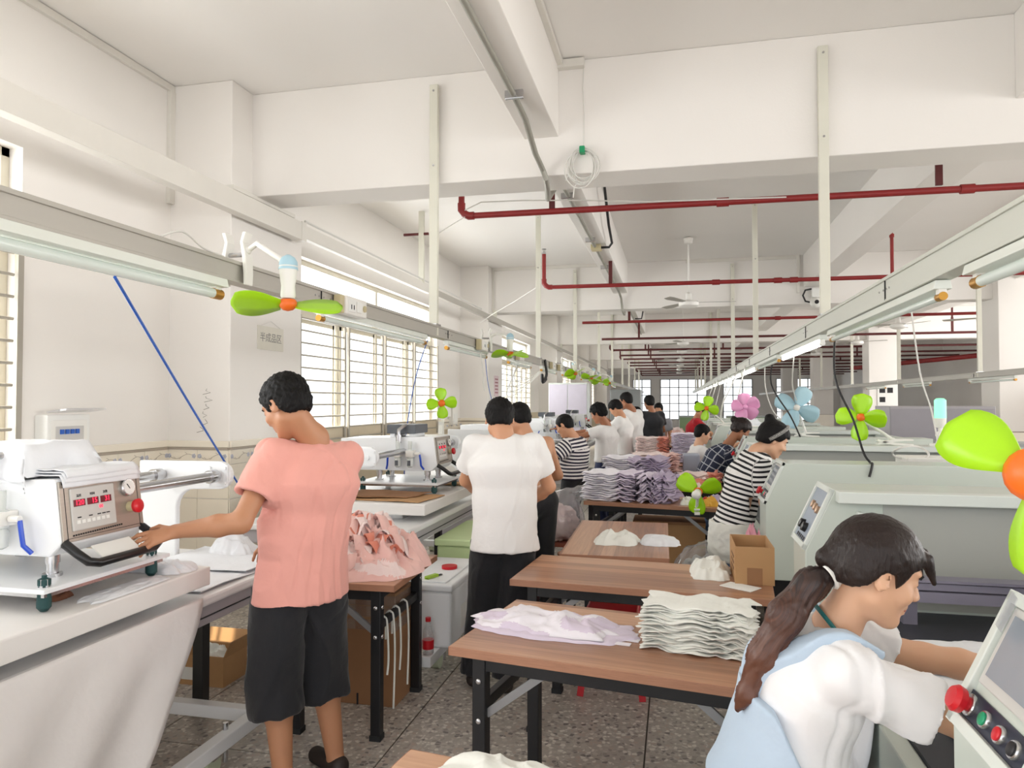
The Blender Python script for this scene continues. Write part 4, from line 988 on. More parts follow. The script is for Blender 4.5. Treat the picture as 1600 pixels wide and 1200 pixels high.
def person(label, nb, C, P, yaw, H=1.68, hp=30, hyaw=None, hands=None, elb=None, feet=None, vox=.012, skin=None, twist=0, shirt=None, pants=None, shoes=None, hair=None,
           face=False, fingers=False, slim=1.0, sleeve=.62, loose=.02, hem=.05, seated=False, knees=None, hroll=0, foldamp=.006, sh_w=.172, sh_drop=(0, 0), hand_dir=None, tall=1.0, group=None, neck_fwd=0, plen=1.0, ploose=.025, bare=False, extra=None, curl=(28, 62)):
    """nb neck base, C head centre, P pelvis in world space; yaw turns +Y facing towards -X"""
    s = H/1.68; y = radians(yaw); f = np.array([-sin(y), cos(y), 0]); r = np.array([cos(y), sin(y), 0]); up = np.array([0, 0, 1.])
    nb, C, P = V3(nb), V3(C), V3(P)
    base = Vector((P[0], P[1], 0)); root = thing('person', label, 'person', base, group=group)
    sp = unit(nb-P); Lsp = np.linalg.norm(nb-P)
    bend = -f*.0
    waist = P+sp*Lsp*.27+up*.01-f*.0; chest = P+sp*Lsp*.66-f*.015*s+up*.01
    tw = radians(twist); rt = unit(r*cos(tw)+np.cross(unit(nb-chest), r)*sin(tw)); ft = np.cross(unit(nb-chest), rt); ft = ft if ft@f > 0 else -ft
    sd_ = unit(nb-chest)
    SH = [nb-sd_*(.05*s+sh_drop[i])+rt*(sg*sh_w*s*slim)+ft*.012 for i, sg in enumerate((-1, 1))]     # 0 left, 1 right
    HP = [P+r*(sg*.085*s)-up*.03*s for sg in (-1, 1)]
    ua, fa, th, sh_ = .285*s, .25*s, .41*s, .40*s
    if feet is None: feet = [(P[0]+sg*r[0]*.1, P[1]+sg*r[1]*.1) for sg in (-1, 1)]
    KN, AN = [], []
    for i in range(2):
        ank = np.array([feet[i][0], feet[i][1], .075*s])
        kn, an = ik(HP[i], ank, th, sh_, f+up*(.6 if seated else 0)) ; KN.append(kn); AN.append(an)
    EL, WR = [], []
    for i, sg in enumerate((-1, 1)):
        tgt = V3(hands[i]) if hands and hands[i] is not None else SH[i]-up*.5*s+f*.1
        hint = V3(elb[i]) if elb and elb[i] is not None else (-up*1.0-f*.5+r*sg*.4)
        e_, w_ = ik(SH[i], tgt, ua, fa, hint); EL.append(e_); WR.append(w_)
    # head frame
    hy_ = radians(hyaw if hyaw is not None else yaw); hf0 = np.array([-sin(hy_), cos(hy_), 0]); hpr = radians(hp)
    hf = hf0*cos(hpr)-up*sin(hpr); hu = up*cos(hpr)+hf0*sin(hpr); hr = np.cross(hf, hu)
    if hroll: a = radians(hroll); hu, hr = hu*cos(a)+hr*sin(a), hr*cos(a)-hu*sin(a)
    HA = (hr, hf, hu)
    def hl(x, y_, z): return C+(hr*x+hf*y_+hu*z)*s
    allp = np.array([nb, C, P]+SH+HP+KN+AN+EL+WR)
    lo = allp.min(0)-.24; hi = allp.max(0)+.24; lo[2] = max(lo[2], -.03)
    # ---------------- body
    B_ = Field(lo, hi, vox); k = .03
    fem = slim < 1
    if bare or not shirt: tr = 0
    else: tr = -.012
    pw, ww, cw_ = (.15, .118, .148) if fem else (.148, .135, .162)
    pd, wd_, cdp = (.105, .09, .105) if fem else (.1, .095, .112)
    B_.ecap(P-up*.02, waist, r, ((pw+tr)*s, (pd+tr)*s), ((ww+tr)*s, (wd_+tr)*s), .04)
    B_.ecap(waist, chest, rt, ((ww+tr)*s, (wd_+tr)*s), ((cw_+tr)*s, (cdp+tr)*s), .04)
    B_.ecap(chest, nb-sd_*.06*s, rt, ((cw_+tr)*s, (cdp+tr)*s), ((.1+tr)*s*slim, (.07+tr)*s), .04)
    B_.cone(SH[0], SH[1], (.05+tr)*s, (.05+tr)*s, .05 if tr == 0 else .02)
    B_.cone(nb-sd_*.03, nb+sd_*.02, (.056+tr*.5)*s*slim, .053*s*slim, .04 if tr == 0 else .015)
    for i in range(2):
        B_.cone(SH[i], EL[i], .047*s*slim, .038*s*slim, .03); B_.cone(EL[i], EL[i]+(WR[i]-EL[i])*.35, .039*s*slim, .041*s*slim, .02); B_.cone(EL[i]+(WR[i]-EL[i])*.35, WR[i], .041*s*slim, .0255*s, .015)
        B_.cone(HP[i], KN[i], .08*s, .055*s, .03); B_.cone(KN[i], KN[i]+(AN[i]-KN[i])*.35-f*.012, .053*s, .056*s, .02); B_.cone(KN[i]+(AN[i]-KN[i])*.35-f*.012, AN[i], .055*s, .036*s, .02)
        ff = f; B_.cone(AN[i]-up*.03*s-ff*.025, AN[i]-up*.048*s+ff*.13*s, .034*s, .026*s, .02)
        # hand
        fd = unit(WR[i]-EL[i]) if not (hand_dir and hand_dir[i] is not None) else unit(hand_dir[i][0])
        if hand_dir and hand_dir[i] is not None: pn = unit(V3(hand_dir[i][1])); pn = unit(pn-fd*(pn@fd))
        else: pn = unit(-up-fd*((-up)@fd)) if abs(fd[2]) < .95 else f
        sv = np.cross(fd, pn)*(1 if i == 1 else -1)
        w = WR[i]
        B_.ecap(w, w+fd*.078*s, sv, (.026*s, .018*s), (.038*s, .014*s), .012)
        if fingers and vox < .009:
            for j, (off, ln) in enumerate(((.03, .074), (.0105, .082), (-.0095, .077), (-.029, .06))):
                kx = w+fd*.085*s+sv*off*s; c1 = radians(curl[0]+5*j); c2 = radians(curl[1]+6*j)
                d1 = unit(fd+sv*off*6); m1 = kx+(d1*cos(c1)+pn*sin(c1))*ln*.52*s; m2 = m1+(d1*cos(c2)+pn*sin(c2))*ln*.5*s
                B_.cone(kx, m1, .0092*s, .0086*s, .004); B_.cone(m1, m2, .0084*s, .0068*s, .003)
            t0 = w+fd*.025*s+sv*.026*s+pn*.004; t1 = t0+(fd*.6+sv*.75+pn*.25)*.042*s; t2 = t1+(fd*.85+sv*.25+pn*.3)*.034*s
            B_.cone(t0, t1, .0125*s, .0105*s, .008); B_.cone(t1, t2, .0098*s, .0075*s, .003)
        else:
            c1 = radians(30); m1 = w+fd*.08*s; m2 = m1+(fd*cos(c1)+pn*sin(c1))*.075*s
            for off in (.026, .009, -.009, -.026): B_.cone(m1+sv*off*s, m2+sv*off*1.1*s, .0105*s, .009*s, .004)
            t0 = w+fd*.02*s+sv*.025*s; B_.cone(t0, t0+(fd*.7+sv*.7)*.06*s, .012*s, .009*s, .006)
    # head
    B_.cone(nb+sd_*.0, hl(0, -.022, -.055), .056*s*slim, .052*s*slim, .025)
    B_.ell(hl(0, -.012, .03), HA, [v*s for v in (.074, .093, .082)], .02)
    B_.ell(hl(0, .022, -.03), HA, [v*s for v in (.061, .068, .08)], .02)
    for sg in (-1, 1): B_.cone(hl(sg*.046, -.005, -.058), hl(sg*.012, .055, -.097), .024*s, .021*s, .02)
    B_.ell(hl(0, .066, -.1), HA, [v*s for v in (.024, .02, .018)], .015)
    B_.ell(hl(0, .072, .03), HA, [v*s for v in (.05, .02, .016)], .015)
    B_.cone(hl(0, .083, .012), hl(0, .104, -.026), .0075*s, .0115*s, .012)
    for sg in (-1, 1): B_.ell(hl(sg*.012, .096, -.03), HA, [v*s for v in (.009, .011, .009)], .006)
    B_.ell(hl(0, .083, -.056), HA, [v*s for v in (.022, .012, .008)], .007); B_.ell(hl(0, .082, -.071), HA, [v*s for v in (.019, .011, .008)], .006)
    for sg in (-1, 1):
        B_.ell(hl(sg*.043, .06, -.028), HA, [v*s for v in (.022, .018, .02)], .02)
        B_.ell(hl(sg*.031, .093, .008), HA, [v*s for v in (.017, .012, .011)], .01, sub=True)
        B_.ell(hl(sg*.031, .073, .006), HA, [v*s for v in (.016, .013, .012)], .006)
        ea = (unit(hr+hf*.35*-sg*0), unit(hf-hu*.2), unit(hu+hf*.2))
        B_.ell(hl(sg*.078, -.012, -.004), (unit(hr*1-hf*.5*sg), unit(hf+hr*.5*sg), hu), [v*s for v in (.0085, .021, .033)], .006)
        if vox < .009: B_.ell(hl(sg*.088, -.006, .0), (hr, hf, hu), [v*s for v in (.008, .011, .018)], .004, sub=True)
    V, Q = B_.mesh(); V = relax(V, Q, 1, .3)
    off = V3(base)
    body = meshobj('body', V-off, Q, skin or M_skin, root)
    # ---------------- face bits
    if face:
        for sg in (-1, 1):
            e = B(); e.ball((0, 0, 0), 1, 10, 6); vs = np.array(e.v); vs = np.array([hl(sg*.031+p[0]*.0125, .0835+p[1]*.004-abs(p[0])*.004, .0035+p[2]*.0032) for p in vs])-off
            meshobj('eye', vs, e.f, M_eye, root)
            e = B(); e.tube([tuple(hl(sg*a, b_, c_)-off) for a, b_, c_ in ((.014, .0935, .0235), (.03, .091, .028), (.044, .082, .026), (.05, .075, .022))], [.0022*s, .003*s, .0024*s, .0012*s], 6)
            e.build('eyebrow', M_hair, root)
        e = B(); e.ball((0, 0, 0), 1, 10, 6); vs = np.array([hl(p[0]*.021, .0885+p[1]*.0065-abs(p[0])*.006, -.0635+p[2]*.0075) for p in np.array(e.v)])-off
        meshobj('lips', vs, e.f, M_lip, root)
    # ---------------- hair
    if hair:
        hm = hair.get('mat', M_hair); hv = hair.get('vox', vox*.8); ex = hair.get('reach', .3)
        th_ = hair.get('th', .012); pts = [C]+[V3(p) for p in hair.get('tail', [])]
        lo2 = np.min(pts, 0)-.2; hi2 = np.max(pts, 0)+.2
        Hf = Field(lo2, hi2, hv)
        Hf.ell(hl(0, -.014, .034+.2*th_), HA, [(.074+th_)*s, (.093+th_)*s, (.082+th_*1.1)*s], 0)
        if hair.get('nape', True): Hf.ell(hl(0, -.045, -.02), HA, [(.056+th_)*s, (.05+th_)*s, .06*s], .03)
        # hairline
        sl, X, Y, Z = Hf.blk(lo2, hi2)
        px, py, pz = X-C[0], Y-C[1], Z-C[2]
        ly = (px*hf[0]+py*hf[1]+pz*hf[2])/s; lz = (px*hu[0]+py*hu[1]+pz*hu[2])/s; lx = np.abs(px*hr[0]+py*hr[1]+pz*hr[2])/s
        xs, zs = hair.get('line', ((-.2, -.06, -.035, -.012, .02, .034, .055, .075, .1), (-.062, -.062, -.05, -.0, -.012, -.016, .04, .052, .05)))
        hz = np.interp(ly, xs, zs)
        d = ((hz-lz)*s).astype(np.float32)
        Hf.F = np.maximum(Hf.F, d)
        for (a, b_, r1, r2) in hair.get('blobs', []):
            Hf.cone(hl(*a), hl(*b_), r1*s, r2*s, .012)
        tl = hair.get('tail')
        if tl:
            rr = hair['tail_r']
            for q in range(len(tl)-1): Hf.cone(tl[q], tl[q+1], rr[q], rr[q+1], .02)
        Vh, Qh = Hf.mesh(); Vh = relax(Vh, Qh, 1, .4); Nh = vnormals(Vh, Qh)
        sp_ = hair.get('spike', .004)
        if sp_:
            P0 = (Vh-C)@np.array([hr, hf, hu]).T/s
            Vh = Vh+Nh*(sp_*(vnoise(P0*np.array([190, 60, 75]), 3)+.6*vnoise(P0*np.array([330, 110, 130]), 5)))[:, None]
        meshobj('hair', Vh-off, Qh, hm, root)
    # ---------------- shirt
    tor = [P-sp*hem*0, waist, chest, nb]
    if shirt:
        S_ = Field(lo-.04, hi+.04, min(vox*1.1, .014) if vox < .01 else vox); lo_ = loose
        hb = P-up*(hem) if not seated else P-sp*hem*.3
        S_.ecap(hb-up*.02, waist, r, ((pw+lo_+.016)*s, (pd+lo_+.02)*s), ((max(ww, .128)+lo_)*s, (wd_+lo_)*s), .05)
        S_.ecap(waist, chest, rt, ((max(ww, .128)+lo_)*s, (wd_+lo_)*s), ((cw_+lo_*.8)*s, (cdp+lo_*.6)*s), .05)
        S_.ecap(chest, nb-sd_*.07*s, rt, ((cw_+lo_*.8)*s, (cdp+lo_*.6)*s), (.105*s*slim, .078*s), .05)
        S_.cone(SH[0], SH[1], .061*s, .061*s, .045)
        SE = []
        for i in range(2):
            e_ = SH[i]+(EL[i]-SH[i])*sleeve; SE.append(e_)
            S_.cone(SH[i], e_, .066*s*slim, (.058+lo_*.55)*s*slim, .035, flat=False); 
        for i in range(2):
            ad = unit(EL[i]-SH[i]); 
            # cut the rounded sleeve end flat and hollow it
            e_ = SE[i]; R = .12; sl, X, Y, Z = S_.blk(e_-R, e_+R)
            t = (X-e_[0])*ad[0]+(Y-e_[1])*ad[1]+(Z-e_[2])*ad[2]; rad = np.sqrt((X-e_[0]-ad[0]*t)**2+(Y-e_[1]-ad[1]*t)**2+(Z-e_[2]-ad[2]*t)**2)
            S_.F[sl] = np.where(rad < .105*s, np.maximum(S_.F[sl], t), S_.F[sl])
            S_.cone(e_-ad*.03, e_+ad*.05, (.041+lo_*.45)*s*slim, (.044+lo_*.45)*s*slim, .004, sub=True)
        # neck opening
        nd_ = unit(hl(0, -.022, -.055)-nb); S_.cone(nb+nd_*.012, nb+nd_*.22, .055*s*slim, .072*s*slim, .012, sub=True)
        if not seated: S_.half(hb, -up*1.0+f*.0)
        else: S_.half(hb, -sp)
        Vs, Qs = S_.mesh(); Vs = relax(Vs, Qs, 1, .4); Ns = vnormals(Vs, Qs)
        # cloth coordinates
        def seg(Pn, a, b):
            ba = b-a; tu = (Pn-a)@ba/(ba@ba); t = np.clip(tu, 0, 1); return np.linalg.norm(Pn-a-t[:, None]*ba, axis=1), tu*np.linalg.norm(ba)
        dt = np.full(len(Vs), 9.); uu = np.zeros(len(Vs)); acc = 0
        line = [hb, waist, chest, nb]
        for q in range(3):
            d_, u_ = seg(Vs, line[q], line[q+1]); m_ = d_ < dt; dt[m_] = d_[m_]; uu[m_] = (acc+u_)[m_]; acc += np.linalg.norm(line[q+1]-line[q])
        vv = np.arctan2((Vs-waist)@ft, (Vs-waist)@rt)*.15
        for i in range(2):
            d_, u_ = seg(Vs, SH[i]+(EL[i]-SH[i])*.25, EL[i]); m_ = (d_-.05) < (dt-.15)
            uu[m_] = (acc-.06-u_)[m_]; vv[m_] = (np.arctan2((Vs-SH[i])@ft, (Vs-SH[i])@up)*.07)[m_]
        if foldamp: Vs = folds(Vs, Ns, foldamp, 9/s, int(abs(P[0]*100)) % 50)
        so = meshobj('shirt', Vs-off, Qs, shirt, root)
        for nm, ar in (('uu', uu), ('vv', vv)):
            a = so.data.attributes.new(nm, 'FLOAT', 'POINT'); a.data.foreach_set('value', ar.astype(np.float32))
        root['hb'] = 0; del root['hb']
        SF = S_
    else: SF = None
    # ---------------- trousers
    if pants:
        lo3 = np.minimum(lo, np.min(AN+[P], 0)-.2); Pf = Field(lo-.03, hi+.03, max(vox, .008))
        topz = P+sp*.09*s if (hem <= 0 or not shirt) else P-up*(hem-.05); pl = ploose
        Pf.ecap(P-up*.03*s, topz, r, ((pw+.012)*s, (pd+.016)*s), ((pw+.0)*s*.95, (pd+.0)*s*.95), .04)
        for i in range(2):
            if plen <= .75:
                e_ = KN[i]+(AN[i]-KN[i])*max(0, (plen-.5)*2)
                Pf.cone(HP[i], KN[i]+(e_-KN[i])*.2, (.083+pl*.6)*s, (.066+pl)*s, .02); Pf.cone(KN[i], e_, (.064+pl)*s, (.058+pl)*s, .012)
                ad = unit(AN[i]-KN[i]); Pf.cone(e_-ad*.06, e_-ad*.035, (.062+pl)*s, (.064+pl)*s, .01); Pf.cone(e_-ad*.015, e_+ad*.01, (.06+pl)*s, (.058+pl)*s, .008)
            else:
                e_ = KN[i]+(AN[i]-KN[i])*min(1, (plen-.5)*2)
                Pf.cone(HP[i], KN[i], (.083+pl*.5)*s, (.058+pl)*s, .025); Pf.cone(KN[i], e_, (.058+pl)*s, (.044+pl)*s, .015); ad = unit(AN[i]-KN[i])
            R = .14; sl, X, Y, Z = Pf.blk(e_-R, e_+R); t = (X-e_[0])*ad[0]+(Y-e_[1])*ad[1]+(Z-e_[2])*ad[2]
            rad = np.sqrt((X-e_[0]-ad[0]*t)**2+(Y-e_[1]-ad[1]*t)**2+(Z-e_[2]-ad[2]*t)**2)
            Pf.F[sl] = np.where(rad < .125*s, np.maximum(Pf.F[sl], t), Pf.F[sl])
            Pf.cone(e_-ad*.03, e_+ad*.06, (.036+pl*.7)*s, (.036+pl*.7)*s, .004, sub=True)
        Pf.half(topz, sp)
        Vp, Qp = Pf.mesh(); Vp = relax(Vp, Qp, 1, .4); Vp = folds(Vp, vnormals(Vp, Qp), foldamp*1.2, 8/s, 11)
        meshobj('trousers', Vp-off, Qp, pants, root)
    if shoes:
        for i in range(2):
            Sf = Field(AN[i]-.2, AN[i]+.22, .009)
            Sf.cone(AN[i]-up*.03*s-f*.03, AN[i]-up*.045*s+f*.15*s, .042*s, .036*s, .02); Sf.half(AN[i]+up*.015*s, up); Sf.half((AN[i][0], AN[i][1], .002), -up)
            Vq, Qq = Sf.mesh(); meshobj('shoe', Vq-off, Qq, shoes, root)
    info = dict(root=root, SH=SH, EL=EL, WR=WR, hl=hl, SF=SF, off=off, nb=nb, chest=chest, waist=waist, P=P, ft=ft, rt=rt, sd=sd_, s=s, f=f, r=r, KN=KN, AN=AN, HP=HP, C=C, hr=hr, hf=hf, hu=hu)
    return info
# ================================================ PEOPLE
T_white = clothmat('tee_white', (236, 234, 232)); T_pink = clothmat('tee_pink', (232, 164, 152)); T_black = clothmat('shirt_black', (30, 31, 36))
T_stripe = clothmat('tee_navy_stripe', (236, 230, 228), 'stripe', (44, 40, 58), 27, .5); T_stripe2 = clothmat('top_black_stripe', (240, 238, 236), 'stripe', (24, 24, 28), 30, .45)
T_plaid = clothmat('shirt_navy_plaid', (34, 40, 62), 'plaid', (214, 216, 222), 13, .14); T_red = clothmat('polo_red', (178, 22, 36))
T_jean = clothmat('trousers_denim', (74, 98, 130)); T_dark = clothmat('trousers_black', (27, 27, 32)); T_navy = clothmat('trousers_navy', (46, 56, 92))
T_bib = clothmat('overalls_pale_denim', (186, 204, 222)); T_shoe = mat('sandal_dark', (46, 36, 32), .6); T_cream = clothmat('apron_cream', (236, 236, 228))
SHORT = dict(th=.011, spike=.0035)
def px(x, y, Y): return V3(atY(x, y, Y))
def pel(x, Y, z): p = V3(atY(x, 800, Y)); p[2] = z; return p
# man in pink
P_ = pel(470, 2.76, .935); nb = px(491, 690, 2.76); Ch = px(447, 634, 2.68)
pink = person('man in a pink t-shirt and black cropped trousers reaching for the press handle', nb, Ch, P_, 58, H=1.74, hp=30, hyaw=76, hroll=0,
    hands=[(-1.885, 2.42, 1.118), (-1.83, 3.02, .98)], elb=[(.0, -.5, -.8), (.6, .5, -.8)], feet=[(-1.57, 2.68), (-1.45, 2.9)], vox=.0055, skin=mat('skin_sunned', (188, 134, 100), .5, var=.06, scale=14, sss=.08), shirt=T_pink, pants=T_dark, plen=.69, ploose=.04, sh_drop=(0, .03), sh_w=.162,
    shoes=T_shoe, hair=dict(th=.013, spike=.004, vox=.004), face=True, fingers=True, loose=.036, hem=.135, foldamp=.011, hand_dir=[((-.72, -.6, -.22), (-.35, .5, -.75)), None], curl=(8, 34))
# man in white seen from behind
P_ = pel(788, 3.95, .89); nb = px(787, 683, 3.98); Ch = px(781, 656, 4.02)
person('man in a plain white t-shirt and black trousers seen from behind at the foam box', nb, Ch, P_, 8, H=1.66, hp=28, hyaw=14, hands=[(-1.12, 4.3, 1.02), (-.88, 4.28, 1.0)], elb=[(-1, -.1, -.5), (1, -.1, -.5)],
    feet=[(-1.13, 3.98), (-.93, 3.93)], vox=.008, skin=M_skin, shirt=T_white, pants=T_dark, shoes=T_shoe, hair=dict(th=.012, spike=.004), loose=.04, hem=.1, foldamp=.009, ploose=.035)
P_ = pel(838, 5.3, .89); nb = px(822, 683, 5.3); Ch = px(811, 655, 5.32)
person('bare chested man with short black hair behind the white t-shirt man', nb, Ch, P_, 35, H=1.66, hp=26, hyaw=50, hands=[(-1.35, 5.4, .98), (-1.1, 5.62, .98)], elb=[(-1, -.2, -.5), (1, -.1, -.5)], vox=.011, skin=M_skin, pants=T_dark, hair=SHORT, bare=True)
P_ = pel(897, 7.52, .87); nb = px(897, 686, 7.5); Ch = px(882, 665, 7.46)
person('man in a navy and white striped t-shirt holding a white cloth', nb, Ch, P_, 74, H=1.62, hp=28, hands=[(-1.42, 7.3, 1.17), (-1.4, 7.48, 1.17)], elb=[(.1, -.5, -1), (.3, .5, -1)], vox=.011, skin=M_skin, shirt=T_stripe, pants=T_dark,
    hair=dict(th=.007, spike=.001), loose=.04, hem=.06, foldamp=.005, face=True)
P_ = pel(947, 9.3, .9); nb = px(948, 666, 9.3); Ch = px(935, 646, 9.25)
person('man in a white t-shirt and navy trousers with curly black hair at the press', nb, Ch, P_, 72, H=1.68, hp=22, hands=[(-1.42, 9.05, 1.25), (-1.4, 9.25, 1.2)], elb=[(.3, -.6, -1), (.3, .5, -1)], vox=.013, skin=M_skind, shirt=T_white, pants=T_navy, hair=dict(th=.02, spike=.012), loose=.03, hem=.06)
P_ = pel(976, 10.75, .88); nb = px(972, 652, 10.7); Ch = px(962, 638, 10.6)
person('man in white leaning over the press with black hair falling forward', nb, Ch, P_, 80, H=1.64, hp=38, hands=[(-1.25, 10.5, 1.15), (-1.2, 10.8, 1.1)], vox=.016, skin=M_skin, shirt=T_white, pants=T_dark, hair=dict(th=.016, spike=.006), loose=.03)
P_ = pel(990, 11.34, .92); nb = px(988, 642, 11.2); Ch = px(978, 626, 11.15)
person('man in a long white t-shirt and grey jeans stretching one arm out', nb, Ch, P_, 62, H=1.72, hp=14, hands=[(-1.12, 11.26, 1.4), (-.75, 11.7, 1.2)], elb=[(.2, -.4, -1), (.6, 0, -1)], vox=.016, skin=M_skind, shirt=T_white, pants=T_jean, hair=SHORT, loose=.03, hem=.1)
P_ = px(1000, 690, 13.4); nb = px(1000, 660, 13.4); Ch = px(994, 646, 13.4)
person('person in white with black hair beyond the man in black', nb, Ch, P_, 60, H=1.55, hp=20, vox=.018, skin=M_skin, shirt=T_white, pants=T_dark, hair=dict(th=.018, spike=.008), feet=None)
P_ = px(1020, 690, 12.6); nb = px(1019, 644, 12.6); Ch = px(1014, 629, 12.6)
person('man in a black short sleeved shirt standing with his back turned', nb, Ch, P_, 32, H=1.68, hp=8, hands=[(-.72, 12.6, 1.05), (-.4, 12.9, 1.0)], elb=[(-1, -.2, -.4), (1, -.2, -.4)], vox=.015, skin=M_skind, shirt=T_black, pants=T_dark, hair=dict(th=.014, spike=.004), loose=.035)
P_ = px(1031, 690, 14.0); nb = px(1031, 655, 14.0); Ch = px(1029, 640, 14.0)
person('person facing the man in black, half hidden by him', nb, Ch, P_, 170, H=1.62, hp=10, vox=.018, skin=M_skin, shirt=clothmat('tee_grey', (150, 150, 156)), pants=T_dark, hair=dict(th=.016, spike=.004))
P_ = px(1077, 700, 12.6); nb = px(1088, 654, 12.6); Ch = px(1096, 643, 12.55)
person('woman in a red polo shirt bending over with her hair in a bun', nb, Ch, P_, -85, H=1.6, hp=42, hands=[(.75, 12.72, .95), (.75, 12.45, .95)], vox=.015, skin=M_skin, shirt=T_red, pants=T_dark, slim=.92,
    hair=dict(th=.014, spike=.003, blobs=[((0, -.1, .04), (0, -.16, .06), .045, .04)]), loose=.02)
P_ = px(1086, 760, 9.5); nb = px(1091, 697, 9.5); Ch = px(1098, 678, 9.5)
person('seated man in a white t-shirt wearing a dark neck strap', nb, Ch, P_, -78, H=1.66, hp=14, hands=[(.7, 9.56, 1.02), (.68, 9.34, 1.02)], elb=[(.2, .3, -1), (.2, -.3, -1)], vox=.012, skin=M_skinl, shirt=T_white, pants=T_dark, hair=SHORT, loose=.035, hem=.08, face=True, feet=[(.52, 9.56), (.52, 9.36)], seated=True)
P_ = pel(1102, 8.4, .72); nb = px(1136, 697, 8.4); Ch = px(1158, 672, 8.4)
person('person in a navy plaid shirt and jeans bending into the cutting machine', nb, Ch, P_, -82, H=1.64, hp=32, hands=[(.92, 8.54, .95), (.9, 8.4, .98)], elb=[(-.2, .2, -1), (-.2, -.1, -1)], vox=.011, skin=M_skind, shirt=T_plaid, pants=T_jean, hair=dict(th=.022, spike=.004, mat=M_hairb, blobs=[((0, -.09, .05), (0, -.13, .06), .05, .04)]), loose=.04, hem=.06, feet=[(.08, 8.48), (.08, 8.32)])
# striped woman
P_ = pel(1143, 5.16, .765); nb = px(1181, 708, 5.16); Ch = px(1208, 688, 5.16)
sw = person('woman in a black and white striped top with a patterned headband', nb, Ch, P_, -80, H=1.6, hp=26, hands=[(.8, 5.26, .98), (.8, 5.1, .98)], elb=[(-.3, .2, -1), (-.3, -.05, -1)], vox=.008, skin=M_skinl, shirt=T_stripe2, pants=T_jean, slim=.93, sleeve=.85,
    hair=dict(th=.022, spike=.002, line=((-.2, -.06, -.035, -.012, .02, .034, .055, .075, .1), (-.05, -.05, -.04, -.0, .0, .01, .045, .055, .05)), blobs=[((0, -.06, .1), (0, -.09, .13), .045, .035)]), loose=.028, hem=.03, foldamp=.005, face=True, feet=[(.06, 5.24), (.06, 5.06)])
r0 = sw['root']; h_ = sw['hl']; o_ = sw['off']
a = B(); a.tube([tuple(h_(.108*cos(t), -.035+.085*sin(t), .015+.118*sin(t)) - o_) for t in np.linspace(-.25, pi+.25, 17)], .0125, 8)
hbm, nt_, b_ = newmat('headband_chain'); w_ = nt_.nodes.new('ShaderNodeTexVoronoi'); w_.inputs['Scale'].default_value = 70; rm = nt_.nodes.new('ShaderNodeValToRGB'); rm.color_ramp.interpolation = 'CONSTANT'; rm.color_ramp.elements[0].color = (.75, .72, .68, 1); rm.color_ramp.elements[1].position = .42; rm.color_ramp.elements[1].color = (.02, .02, .02, 1)
nt_.links.new(w_.outputs[0], rm.inputs[0]); nt_.links.new(rm.outputs[0], b_.inputs['Base Color'])
a.build('headband', hbm, r0, smooth=True)
Wf = Field(sw['P']-.32, sw['P']+.32, .011); u_ = sw['f']
Wf.ecap(sw['P']-np.array([0, 0, .14]), sw['P']+np.array([0, 0, .06]), sw['r'], (.2, .16), (.178, .145), .02)
Wf.half(sw['P']+np.array([0, 0, .035]), (0, 0, 1)); Wf.half(sw['P']+np.array([0, 0, -.22]), unit(np.array([.5, .0, -1.])))
Vw, Qw = Wf.mesh(); Vw = folds(Vw, vnormals(Vw, Qw), .007, 9, 4, (1, 1, 2.4)); tag(meshobj('waist_wrap', Vw-o_, Qw, T_cream, r0), 'pale jacket tied around the waist')
def tailmat():
    m, nt, b = newmat('hair_dyed_tail'); N = nt.nodes; L = nt.links
    a = N.new('ShaderNodeAttribute'); a.attribute_name = 'ss'; l = N.new('ShaderNodeAttribute'); l.attribute_name = 'la'
    cx = N.new('ShaderNodeCombineXYZ'); m1 = N.new('ShaderNodeMath'); m1.operation = 'MULTIPLY'; m1.inputs[1].default_value = 3; L.new(a.outputs['Fac'], m1.inputs[0]); L.new(m1.outputs[0], cx.inputs[0])
    m2 = N.new('ShaderNodeMath'); m2.operation = 'MULTIPLY'; m2.inputs[1].default_value = 420; L.new(l.outputs['Fac'], m2.inputs[0]); L.new(m2.outputs[0], cx.inputs[1])
    nz = N.new('ShaderNodeTexNoise'); nz.inputs['Scale'].default_value = 1; nz.inputs['Detail'].default_value = 3; L.new(cx.outputs[0], nz.inputs['Vector'])
    r = N.new('ShaderNodeValToRGB'); r.color_ramp.elements[0].color = (*lin((34, 24, 24)), 1); r.color_ramp.elements[0].position = .05; r.color_ramp.elements[1].color = (*lin((98, 60, 44)), 1); r.color_ramp.elements[1].position = .7
    ad = N.new('ShaderNodeMath'); ad.operation = 'MULTIPLY_ADD'; ad.inputs[1].default_value = .9; ad.inputs[2].default_value = -.42; L.new(nz.outputs[0], ad.inputs[0])
    a2 = N.new('ShaderNodeMath'); L.new(ad.outputs[0], a2.inputs[0]); L.new(a.outputs['Fac'], a2.inputs[1]); L.new(a2.outputs[0], r.inputs[0]); L.new(r.outputs[0], b.inputs['Base Color']); b.inputs['Roughness'].default_value = .42
    return m
M_hairtail = tailmat()
